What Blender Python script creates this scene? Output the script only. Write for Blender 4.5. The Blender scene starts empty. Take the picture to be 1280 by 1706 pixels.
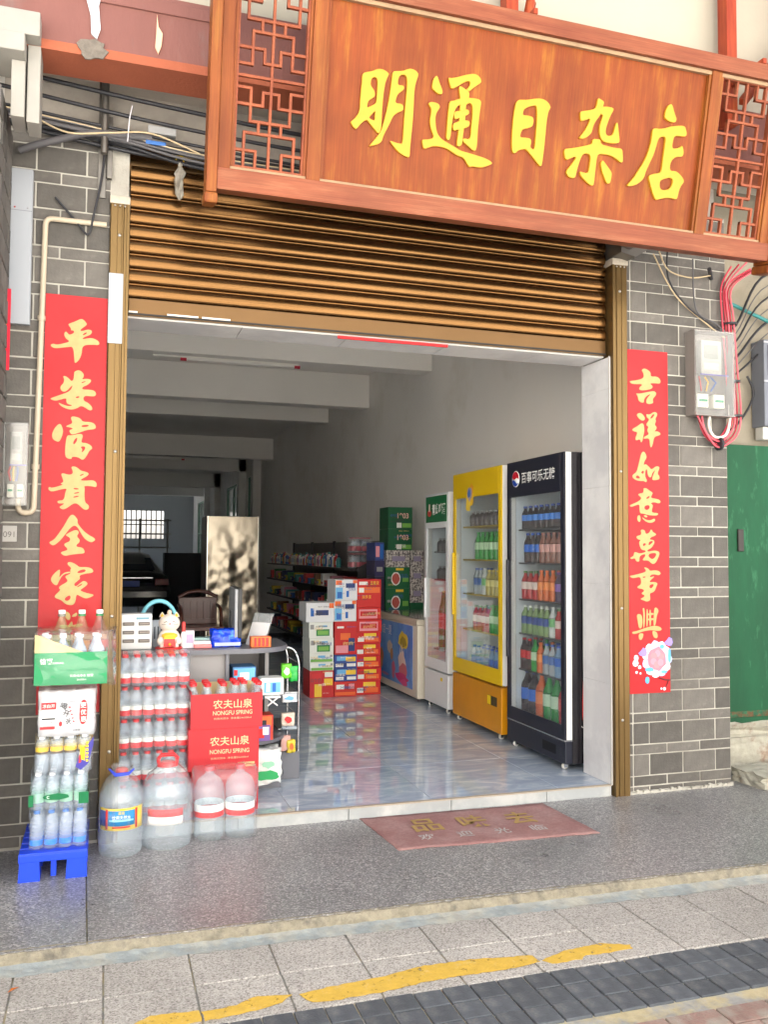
import bpy, bmesh, math, random
from mathutils import Vector, Matrix
random.seed(11)
S = bpy.context.scene
COL = S.collection
PI = math.pi
# ------------------------------------------------------------------ camera, sky, sun, exposure
cd = bpy.data.cameras.new('camera'); cam = bpy.data.objects.new('camera', cd); COL.objects.link(cam)
yaw, pitch, roll = (math.radians(a) for a in (17.801, 2.679, 0.341))
fw = Vector((math.sin(yaw)*math.cos(pitch), math.cos(yaw)*math.cos(pitch), math.sin(pitch)))
r0 = Vector((math.cos(yaw), -math.sin(yaw), 0)); u0 = r0.cross(fw)
rr = math.cos(roll)*r0 + math.sin(roll)*u0; uu = -math.sin(roll)*r0 + math.cos(roll)*u0
M = Matrix((rr, uu, -fw)).transposed().to_4x4(); M.translation = (-0.0913, -4.6173, 1.4467)
cam.matrix_world = M
cd.sensor_fit = 'HORIZONTAL'; cd.sensor_width = 36.0; cd.lens = 1450.27/1280*36.0
cd.clip_start = 0.05; cd.clip_end = 2000
S.camera = cam
SUN_EL, SUN_AZ = 58.0, 14.0          # azimuth clockwise from +Y: high behind the shop, so its front lies in shade and the street is sunlit
W = bpy.data.worlds.new('World'); S.world = W; W.use_nodes = True
wn = W.node_tree.nodes; wl = W.node_tree.links
sky = wn.new('ShaderNodeTexSky'); sky.sky_type = 'NISHITA'; sky.sun_disc = False
sky.sun_elevation = math.radians(SUN_EL); sky.sun_rotation = math.radians(SUN_AZ)
sky.air_density = 1.0; sky.dust_density = 4.0; sky.ozone_density = 1.0
hsv = wn.new('ShaderNodeHueSaturation'); hsv.inputs['Saturation'].default_value = 0.35
wl.new(sky.outputs[0], hsv.inputs['Color']); wl.new(hsv.outputs[0], wn['Background'].inputs['Color'])
wn['Background'].inputs['Strength'].default_value = 0.065
sd = bpy.data.lights.new('sun', 'SUN'); sun = bpy.data.objects.new('sun', sd); COL.objects.link(sun)
sd.energy = 5.0; sd.angle = math.radians(0.6); sd.color = (1.0, 0.98, 0.955)
az, el = math.radians(SUN_AZ), math.radians(SUN_EL)
to_sun = Vector((math.sin(az)*math.cos(el), math.cos(az)*math.cos(el), math.sin(el)))
sun.rotation_euler = to_sun.to_track_quat('Z', 'Y').to_euler()
vs = S.view_settings; vs.view_transform = 'Standard'; vs.look = 'None'; vs.exposure = 2.8; vs.gamma = 1.0
try: vs.use_curve_mapping = False
except Exception: pass
cy = S.cycles
cy.use_denoising = True; cy.max_bounces = 10; cy.diffuse_bounces = 8; cy.glossy_bounces = 4
cy.transmission_bounces = 8; cy.transparent_max_bounces = 24; cy.sample_clamp_indirect = 6.0
cy.caustics_reflective = True; cy.blur_glossy = 1.0; cy.caustics_refractive = False

# ------------------------------------------------------------------ materials
MATS = {}
def lin(c):
    """sRGB 0-255 triple -> linear"""
    return tuple(((x/255)/12.92 if x/255 <= .04045 else ((x/255+.055)/1.055)**2.4) for x in c)
def mat(name, col=(.5,.5,.5), rough=.5, metal=0.0, alpha=1.0, var=0.0, vscale=8.0, bump=0.0, bscale=40.0,
        stretch=(1,1,1), col2=None, mix2=(.45,.6), scale2=6.0, spec=.5, coat=0.0, coords='Object', detail=5.0, trans=0.0, ior=1.45, rvar=0.0):
    if name in MATS: return MATS[name]
    m = bpy.data.materials.new(name); m.use_nodes = True
    nt = m.node_tree; n = nt.nodes; l = nt.links; b = n['Principled BSDF']
    b.inputs['Base Color'].default_value = (*col, 1); b.inputs['Roughness'].default_value = rough
    b.inputs['Metallic'].default_value = metal; b.inputs['Alpha'].default_value = alpha
    b.inputs['Specular IOR Level'].default_value = spec; b.inputs['Coat Weight'].default_value = coat
    b.inputs['Transmission Weight'].default_value = trans; b.inputs['IOR'].default_value = ior
    b.inputs['Coat Roughness'].default_value = .08
    MATS[name] = m
    if not (var or bump or col2 or rvar): return m
    tc = n.new('ShaderNodeTexCoord'); mp = n.new('ShaderNodeMapping'); mp.inputs['Scale'].default_value = stretch
    l.new(tc.outputs[coords], mp.inputs['Vector'])
    last = None
    if col2:
        nz = n.new('ShaderNodeTexNoise'); nz.inputs['Scale'].default_value = scale2; nz.inputs['Detail'].default_value = 6; nz.inputs['Roughness'].default_value = .65
        l.new(mp.outputs[0], nz.inputs['Vector'])
        mr = n.new('ShaderNodeMapRange'); mr.inputs[1].default_value = mix2[0]; mr.inputs[2].default_value = mix2[1]
        l.new(nz.outputs['Fac'], mr.inputs[0])
        mx = n.new('ShaderNodeMix'); mx.data_type = 'RGBA'; mx.inputs[6].default_value = (*col, 1); mx.inputs[7].default_value = (*col2, 1)
        l.new(mr.outputs[0], mx.inputs[0]); last = mx.outputs[2]
    if var or rvar:
        nz = n.new('ShaderNodeTexNoise'); nz.inputs['Scale'].default_value = vscale; nz.inputs['Detail'].default_value = detail; nz.inputs['Roughness'].default_value = .6
        l.new(mp.outputs[0], nz.inputs['Vector'])
        if var:
            mr = n.new('ShaderNodeMapRange'); mr.inputs[1].default_value = .25; mr.inputs[2].default_value = .75
            mr.inputs[3].default_value = 1-var; mr.inputs[4].default_value = 1+var
            l.new(nz.outputs['Fac'], mr.inputs[0])
            mu = n.new('ShaderNodeMix'); mu.data_type = 'RGBA'; mu.blend_type = 'MULTIPLY'; mu.inputs[0].default_value = 1
            if last: l.new(last, mu.inputs[6])
            else: mu.inputs[6].default_value = (*col, 1)
            l.new(mr.outputs[0], mu.inputs[7]); last = mu.outputs[2]
        if rvar:
            mr = n.new('ShaderNodeMapRange'); mr.inputs[1].default_value = .3; mr.inputs[2].default_value = .7
            mr.inputs[3].default_value = max(0, rough-rvar); mr.inputs[4].default_value = min(1, rough+rvar)
            l.new(nz.outputs['Fac'], mr.inputs[0]); l.new(mr.outputs[0], b.inputs['Roughness'])
    if last: l.new(last, b.inputs['Base Color'])
    if bump:
        nz = n.new('ShaderNodeTexNoise'); nz.inputs['Scale'].default_value = bscale; nz.inputs['Detail'].default_value = 4
        l.new(mp.outputs[0], nz.inputs['Vector'])
        bp = n.new('ShaderNodeBump'); bp.inputs['Strength'].default_value = bump; bp.inputs['Distance'].default_value = .01
        l.new(nz.outputs['Fac'], bp.inputs['Height']); l.new(bp.outputs[0], b.inputs['Normal'])
    return m
def P(name, rgb, rough=.5, **k):            # plain paint / print from an sRGB triple
    return mat(name, lin(rgb), rough, **k)
def per_object_tint(m, amount=.12):
    """small brightness change from object to object"""
    nt = m.node_tree; n = nt.nodes; l = nt.links; b = n['Principled BSDF']; s = b.inputs['Base Color']
    oi = n.new('ShaderNodeObjectInfo'); mr = n.new('ShaderNodeMapRange'); mr.inputs[3].default_value = 1-amount; mr.inputs[4].default_value = 1+amount
    l.new(oi.outputs['Random'], mr.inputs[0])
    mu = n.new('ShaderNodeMix'); mu.data_type = 'RGBA'; mu.blend_type = 'MULTIPLY'; mu.inputs[0].default_value = 1
    if s.links: l.new(s.links[0].from_socket, mu.inputs[6])
    else: mu.inputs[6].default_value = s.default_value
    l.new(mr.outputs[0], mu.inputs[7]); l.new(mu.outputs[2], s)
    return m

def clear(name,tint=(.96,.98,.99),diff=.06,dcol=(.8,.85,.9),ior=1.5,rough=.04,bump=0.0,bscale=30.0,gain=1.0):
    """thin clear plastic or glass: light passes straight through, Fresnel gloss on top, a little haze"""
    if name in MATS: return MATS[name]
    m=bpy.data.materials.new(name); m.use_nodes=True; nt=m.node_tree; n=nt.nodes; l=nt.links; n.remove(n['Principled BSDF']); MATS[name]=m
    tr=n.new('ShaderNodeBsdfTransparent'); tr.inputs[0].default_value=(*tint,1); df=n.new('ShaderNodeBsdfDiffuse'); df.inputs[0].default_value=(*dcol,1)
    gl=n.new('ShaderNodeBsdfGlossy'); gl.inputs['Roughness'].default_value=rough; gl.inputs[0].default_value=(1,1,1,1)
    m1=n.new('ShaderNodeMixShader'); m1.inputs[0].default_value=diff; l.new(tr.outputs[0],m1.inputs[1]); l.new(df.outputs[0],m1.inputs[2])
    fr=n.new('ShaderNodeLayerWeight'); pw_=n.new('ShaderNodeMath'); pw_.operation='POWER'; pw_.inputs[1].default_value=5; l.new(fr.outputs['Facing'],pw_.inputs[0])
    f0=((ior-1)/(ior+1))**2; mu=n.new('ShaderNodeMath'); mu.operation='MULTIPLY_ADD'; mu.use_clamp=True; mu.inputs[1].default_value=(1-f0)*gain*.8; mu.inputs[2].default_value=f0*gain; l.new(pw_.outputs[0],mu.inputs[0])
    m2=n.new('ShaderNodeMixShader'); l.new(mu.outputs[0],m2.inputs[0]); l.new(m1.outputs[0],m2.inputs[1]); l.new(gl.outputs[0],m2.inputs[2]); l.new(m2.outputs[0],n['Material Output'].inputs[0])
    if bump:
        tc=n.new('ShaderNodeTexCoord'); nz=n.new('ShaderNodeTexNoise'); nz.inputs['Scale'].default_value=bscale; nz.inputs['Detail'].default_value=3; l.new(tc.outputs['Object'],nz.inputs['Vector'])
        bp=n.new('ShaderNodeBump'); bp.inputs['Strength'].default_value=bump; bp.inputs['Distance'].default_value=.01; l.new(nz.outputs['Fac'],bp.inputs['Height'])
        for q in (df,gl,fr): l.new(bp.outputs[0],q.inputs['Normal'])
    return m
# ------------------------------------------------------------------ mesh helpers
class MB:
    def __init__(s): s.v=[]; s.f=[]; s.m=[]; s.sm=[]
    def add(s, vs, fs, m=0, smooth=False):
        b=len(s.v); s.v+= [tuple(p) for p in vs]; s.f+=[[i+b for i in f] for f in fs]; s.m+=[m]*len(fs); s.sm+=[smooth]*len(fs); return s
    def box(s,x0,x1,y0,y1,z0,z1,m=0):
        return s.add([(x0,y0,z0),(x1,y0,z0),(x1,y1,z0),(x0,y1,z0),(x0,y0,z1),(x1,y0,z1),(x1,y1,z1),(x0,y1,z1)],
              [(0,3,2,1),(4,5,6,7),(0,1,5,4),(1,2,6,5),(2,3,7,6),(3,0,4,7)],m)
    def tube(s,path,r,n=8,m=0,caps=True,closed=False):
        path=[Vector(p) for p in path]; k=len(path); rs=r if isinstance(r,(list,tuple)) else [r]*k
        vs=[];up=None
        for i,p in enumerate(path):
            if closed: t=(path[(i+1)%k]-path[i-1]).normalized()
            else: t=(path[min(i+1,k-1)]-path[max(i-1,0)]).normalized()
            if up is None:
                up=Vector((0,0,1)) if abs(t.z)<.9 else Vector((1,0,0))
            a=t.cross(up); 
            if a.length<1e-6: a=t.orthogonal()
            a.normalize(); b=a.cross(t).normalized(); up=b
            for j in range(n):
                w=2*PI*j/n; vs.append(p+rs[i]*(math.cos(w)*a+math.sin(w)*b))
        fs=[]
        for i in range(k if closed else k-1):
            i2=(i+1)%k
            for j in range(n): fs.append((i*n+j,i*n+(j+1)%n,i2*n+(j+1)%n,i2*n+j))
        s.add(vs,fs,m,True)
        if caps and not closed: s.add(vs[:n],[tuple(range(n))[::-1]],m); s.add(vs[-n:],[tuple(range(n))],m)
        return s
    def cyl(s,p0,p1,r,n=14,m=0): return s.tube([p0,p1],r,n,m)
    def lathe(s,c,prof,n=14,m=0,smooth=True,axis='z'):
        vs=[];k=len(prof)
        for r,z in prof:
            for j in range(n):
                w=2*PI*j/n; q=(r*math.cos(w),r*math.sin(w),z)
                if axis=='y': q=(q[0],q[2],q[1])
                if axis=='x': q=(q[2],q[0],q[1])
                vs.append((c[0]+q[0],c[1]+q[1],c[2]+q[2]))
        fs=[]
        for i in range(k-1):
            for j in range(n): fs.append((i*n+j,i*n+(j+1)%n,(i+1)*n+(j+1)%n,(i+1)*n+j))
        s.add(vs,fs,m,smooth)
        if prof[0][0]>1e-5: s.add(vs[:n],[tuple(range(n))[::-1]],m)
        if prof[-1][0]>1e-5: s.add(vs[-n:],[tuple(range(n))],m)
        return s
    def prism(s,poly,a0,a1,axis='y',m=0,smooth=False):
        """2-D outline extruded along an axis; poly in the two other axes in order"""
        def P3(p,a): return {'y':(p[0],a,p[1]),'x':(a,p[0],p[1]),'z':(p[0],p[1],a)}[axis]
        n=len(poly); vs=[P3(p,a0) for p in poly]+[P3(p,a1) for p in poly]
        s.add(vs,[(i,(i+1)%n,n+(i+1)%n,n+i) for i in range(n)],m,smooth)
        return s.add(vs,[tuple(range(n))[::-1],tuple(range(n,2*n))],m)
    def sweep(s,poly,x0,x1,m=0,smooth=True):   # open profile (y,z) stretched along x
        n=len(poly); vs=[(x0,*p) for p in poly]+[(x1,*p) for p in poly]
        return s.add(vs,[(i,i+1,n+i+1,n+i) for i in range(n-1)],m,smooth)
    def sphere(s,c,r,n=12,k=8,m=0,sc=(1,1,1)):
        vs=[(c[0],c[1],c[2]-r*sc[2])]
        for i in range(1,k):
            a=-PI/2+PI*i/k
            for j in range(n):
                w=2*PI*j/n; vs.append((c[0]+r*sc[0]*math.cos(a)*math.cos(w),c[1]+r*sc[1]*math.cos(a)*math.sin(w),c[2]+r*sc[2]*math.sin(a)))
        vs.append((c[0],c[1],c[2]+r*sc[2])); fs=[]
        for j in range(n):
            fs.append((0,1+(j+1)%n,1+j)); fs.append((len(vs)-1,1+(k-2)*n+j,1+(k-2)*n+(j+1)%n))
            for i in range(k-2): fs.append((1+i*n+j,1+i*n+(j+1)%n,1+(i+1)*n+(j+1)%n,1+(i+1)*n+j))
        return s.add(vs,fs,m,True)
    def mesh(s,name,bevel=0.0,seg=2):
        me=bpy.data.meshes.new(name); me.from_pydata(s.v,[],s.f); me.update()
        me.polygons.foreach_set('material_index',s.m); me.polygons.foreach_set('use_smooth',s.sm)
        bm=bmesh.new(); bm.from_mesh(me); bmesh.ops.recalc_face_normals(bm,faces=bm.faces)
        if bevel:
            es=[e for e in bm.edges if len(e.link_faces)==2 and e.calc_face_angle(0)>.6]
            bmesh.ops.bevel(bm,geom=es,offset=bevel,segments=seg,affect='EDGES',clamp_overlap=True,profile=.6)
        bm.to_mesh(me); bm.free(); return me
    def build(s,name,mats,parent=None,bevel=0.0,loc=(0,0,0),rz=0,seg=2):
        return obj(name,s.mesh(name,bevel,seg),mats,parent,loc,rz)
def obj(name,me,mats=None,parent=None,loc=(0,0,0),rz=0,rot=None,scale=None):
    if mats is not None and len(me.materials)==0:
        for m in (mats if isinstance(mats,(list,tuple)) else [mats]): me.materials.append(m)
    o=bpy.data.objects.new(name,me); COL.objects.link(o)
    o.location=loc; o.rotation_euler=rot if rot else (0,0,rz)
    if scale: o.scale=scale
    if parent: o.parent=parent
    return o
def tag(o,label=None,cat=None,group=None,kind=None):
    if label: o['label']=label
    if cat: o['category']=cat
    if group: o['group']=group
    if kind: o['kind']=kind
    return o
def thing(name,label,cat,loc=(0,0,0),rz=0,group=None):
    o=bpy.data.objects.new(name,None); COL.objects.link(o); o.empty_display_size=.1
    o.location=loc; o.rotation_euler=(0,0,rz); return tag(o,label,cat,group)
def struct(o): return tag(o,kind='structure')
def B(x0,x1,y0,y1,z0,z1,name,m,parent=None,bevel=0.0,**k): return MB().box(x0,x1,y0,y1,z0,z1).build(name,m,parent,bevel,**k)
_unit={}
def ubox(bevel=0.0):                       # shared unit box for many alike pieces
    if bevel not in _unit: _unit[bevel]=MB().box(0,1,0,1,0,1).mesh('piece',bevel)
    return _unit[bevel]
def piece(name,x0,x1,y0,y1,z0,z1,m,parent=None,me=None,share={}):
    """box piece whose mesh is shared by size and material"""
    key=(round(x1-x0,3),round(y1-y0,3),round(z1-z0,3),m.name)
    if key not in share:
        a=MB().box(0,x1-x0,0,y1-y0,0,z1-z0).mesh(name,.0025,1); a.materials.append(m); share[key]=a
    return obj(name,share[key],None,parent,(x0,y0,z0))

# flat lettering
_txt={}
def text_mesh(body,bold=0.0,ext=.0004):
    key=(body,bold,ext)
    if key in _txt: return _txt[key]
    c=bpy.data.curves.new('lettering','FONT'); c.body=body; c.size=1.0; c.align_x='CENTER'; c.offset=bold
    c.space_line=1.0
    o=bpy.data.objects.new('lettering_source',c); COL.objects.link(o); dg=bpy.context.evaluated_depsgraph_get()
    me=bpy.data.meshes.new_from_object(o.evaluated_get(dg)); me.name='lettering'
    bpy.data.objects.remove(o); bpy.data.curves.remove(c)
    while len(me.materials): me.materials.pop()
    xs=[v.co.x for v in me.vertices] or [0]; ys=[v.co.y for v in me.vertices] or [0]
    cx,cy_=(min(xs)+max(xs))/2,(min(ys)+max(ys))/2
    for v in me.vertices: v.co.x-=cx; v.co.y-=cy_
    _txt[key]=(me,max(xs)-min(xs),max(ys)-min(ys)); return _txt[key]
FACE={'front':(PI/2,0,0),'left':(PI/2,0,-PI/2),'top':(0,0,0),'right':(PI/2,0,PI/2)}
def text(body,m,parent,loc,w=None,h=None,face='front',bold=0.0,name='lettering',rot=None):
    me,tw,th=text_mesh(body,bold); me=me.copy(); me.materials.append(m)
    sx=w/tw if w else h/th; sy=h/th if h else sx
    return obj(name,me,None,parent,loc,rot=rot or FACE[face],scale=(sx,sy,1))
def decal(pts,m,parent,name='print',axis='y',at=0.0):
    """flat printed patch: a polygon one sheet thick (0.3 mm)"""
    return MB().prism(pts,at,at-.0004,axis).build(name,m,parent)
def patch(x0,x1,z0,z1,y,m,parent,name='print',face='front'):
    if face=='front': return B(x0,x1,y-.0006,y,z0,z1,name,m,parent)
    if face=='left': return B(y-.0006,y,x0,x1,z0,z1,name,m,parent)
def smooth_loop(p,it=2):
    for _ in range(it):
        q=[]
        for i in range(len(p)):
            a,b=p[i],p[(i+1)%len(p)]
            q+=[(a[0]*.75+b[0]*.25,a[1]*.75+b[1]*.25),(a[0]*.25+b[0]*.75,a[1]*.25+b[1]*.75)]
        p=q
    return p
def glyph_mesh(shapes,depth,bevel=0.0,step=.0002):
    """brush character from traced outlines (mm); each stroke a closed solid"""
    allv=MB()
    for k,sh in enumerate(shapes):
        c=bpy.data.curves.new('g','CURVE'); c.dimensions='2D'; c.fill_mode='BOTH'; c.extrude=depth/2; c.bevel_depth=bevel; c.bevel_resolution=1
        c.offset=-bevel
        for q,loop in enumerate(sh):
            pts=[(loop[i]/1000,loop[i+1]/1000) for i in range(0,len(loop),2)]
            pts=smooth_loop(pts,2)
            sp=c.splines.new('POLY'); sp.points.add(len(pts)-1); sp.use_cyclic_u=True
            for a,pt in zip(sp.points,pts): a.co=(pt[0],pt[1],0,1)
        o=bpy.data.objects.new('g',c); COL.objects.link(o); dg=bpy.context.evaluated_depsgraph_get()
        me=bpy.data.meshes.new_from_object(o.evaluated_get(dg))
        allv.add([(v.co.x,v.co.y,v.co.z+depth/2+k*step) for v in me.vertices],[tuple(p.vertices) for p in me.polygons])
        bpy.data.objects.remove(o); bpy.data.curves.remove(c); bpy.data.meshes.remove(me)
    me=bpy.data.meshes.new('character'); me.from_pydata(allv.v,[],allv.f); me.update(); return me
G_SIGN = [[[[1044,522,1055,530,1090,540,1109,552,1129,558,1152,556,1175,544,1172,533,1162,510,1156,476,1153,422,1152,379,1153,334,1153,283,1143,260,1118,281,1093,304,1077,320,1048,294,1036,276,1027,266,1013,274,998,293,1001,300,1020,317,1035,341,1040,362,1039,392,1040,437,1042,482,1042,512],[1103,517,1089,507,1086,489,1087,474,1101,462,1110,448,1112,430,1099,418,1080,406,1074,371,1091,381,1111,393,1120,405,1121,435,1121,480,1119,512],[1118,364,1104,348,1087,329,1102,321,1119,319,1117,344]],[[1192,557,1218,562,1245,567,1264,578,1284,584,1305,581,1319,572,1325,564,1321,548,1313,519,1309,483,1312,404,1312,343,1310,281,1308,219,1310,175,1292,175,1261,185,1232,205,1202,235,1207,239,1230,234,1264,231,1268,250,1267,321,1268,397,1270,458,1270,504,1268,533,1260,549,1243,550,1227,540,1223,520,1223,498,1250,502,1257,491,1252,479,1229,461,1221,444,1214,413,1256,418,1261,387,1233,374,1210,355,1196,319,1179,283,1167,257,1161,229,1143,213,1101,198,1099,200,1122,230,1143,260,1154,280,1160,302,1173,361,1182,420,1188,481,1191,530]]],[[[1419,574,1426,568,1437,542,1454,514,1457,499,1450,491,1433,491,1404,509,1400,515,1401,545,1409,566]],[[1385,439,1398,450,1436,449,1450,434,1442,419,1430,397,1429,369,1434,339,1445,306,1468,285,1497,273,1537,260,1574,244,1617,240,1661,234,1720,226,1758,209,1737,195,1695,178,1666,177,1648,179,1631,172,1619,183,1599,209,1584,215,1555,219,1525,234,1496,245,1464,248,1433,246,1406,236,1386,225,1376,230,1366,267,1378,269,1402,274,1431,286,1413,317,1401,352,1402,377,1405,408,1400,423]],[[1479,576,1492,574,1523,582,1563,599,1611,615,1637,611,1652,598,1659,581,1641,567,1614,546,1598,526,1578,534,1593,548,1600,568,1594,575,1580,574,1553,557,1533,542,1507,526,1497,530]],[[1543,546,1558,543,1578,534,1598,526,1599,500,1585,461,1586,442,1587,399,1584,348,1581,304,1582,276,1565,261,1551,267,1555,319,1555,382,1555,431,1553,480,1547,510,1541,534]],[[1496,469,1513,470,1554,490,1601,500,1667,501,1663,460,1661,413,1659,350,1662,278,1654,247,1614,271,1582,289,1583,306,1624,303,1622,360,1624,423,1620,466,1606,476,1591,468,1585,461,1553,460,1535,444,1525,420,1520,389,1517,345,1515,285,1493,284,1493,341,1493,403]],[[1525,422,1555,431,1586,442,1602,442,1606,423,1587,411,1558,399,1531,384,1524,408]],[[1519,364,1555,382,1587,391,1611,391,1613,365,1584,350,1544,338,1529,331]]],[[[1869,532,1891,535,1918,539,1956,551,1992,557,2015,554,2036,544,2050,527,2051,520,2042,502,2039,480,2036,439,2037,378,2036,318,2034,259,2031,234,2025,229,2009,239,1981,264,1956,285,1932,302,1921,299,1894,292,1879,275,1865,272,1857,285,1851,321,1849,363,1848,411,1849,459,1853,502,1857,519],[1971,515,1965,519,1943,513,1920,503,1904,491,1899,476,1900,462,1926,465,1952,463,1961,454,1963,437,1959,418,1944,407,1908,396,1899,383,1892,353,1924,357,1949,357,1959,350,1961,336,1956,316,1971,306,1982,310,1982,359,1982,419,1978,490]]],[[[2319,611,2333,607,2359,598,2353,574,2346,534,2328,509,2311,480,2304,450,2302,435,2284,415,2265,402,2245,397,2230,400,2249,422,2272,460,2290,506,2261,493,2235,482,2228,496,2224,525,2229,531,2255,538,2312,555,2317,585]],[[2312,555,2351,573,2382,577,2417,576,2417,562,2402,534,2389,492,2383,462,2385,444,2396,434,2414,436,2430,447,2435,475,2438,493,2447,512,2454,495,2463,456,2474,419,2470,408,2440,400,2411,399,2383,400,2362,412,2349,439,2345,468,2351,503,2360,531,2346,534]],[[2313,405,2330,409,2359,409,2362,387,2403,383,2449,380,2493,384,2500,355,2505,329,2504,314,2493,311,2474,322,2448,333,2419,340,2384,339,2352,336,2347,308,2346,263,2346,219,2345,178,2334,172,2319,176,2282,199,2261,217,2253,236,2274,233,2306,233,2309,273,2310,329,2267,327,2255,307,2245,273,2236,234,2232,198,2206,195,2185,204,2173,226,2199,258,2231,309,2198,295,2169,278,2156,302,2151,333,2176,339,2226,352,2276,368,2309,380,2311,393]],[[2384,310,2396,300,2419,279,2445,256,2447,239,2443,200,2430,195,2419,199,2405,221,2387,251,2375,285,2375,297]]],[[[2762,650,2773,642,2784,618,2798,594,2807,579,2804,563,2787,557,2762,560,2737,571,2731,578,2732,607,2743,638]],[[2666,507,2681,514,2705,514,2743,523,2770,535,2813,545,2862,553,2875,531,2882,512,2876,498,2840,496,2808,493,2800,474,2797,425,2829,431,2848,440,2860,452,2871,432,2877,410,2869,392,2835,389,2812,374,2798,349,2801,310,2833,315,2858,308,2886,288,2901,267,2884,245,2873,217,2869,173,2854,168,2825,172,2793,168,2761,159,2739,150,2725,158,2705,192,2682,239,2671,267,2697,282,2731,289,2750,300,2749,366,2752,432,2753,481,2718,475,2706,458,2698,414,2685,367,2667,325,2652,287,2646,254,2628,232,2602,212,2572,201,2547,200,2548,206,2579,242,2611,295,2637,341,2654,388,2665,442,2666,481],[2814,276,2794,273,2763,262,2747,250,2747,224,2759,206,2787,208,2814,219,2828,248,2826,267]]]]
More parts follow.
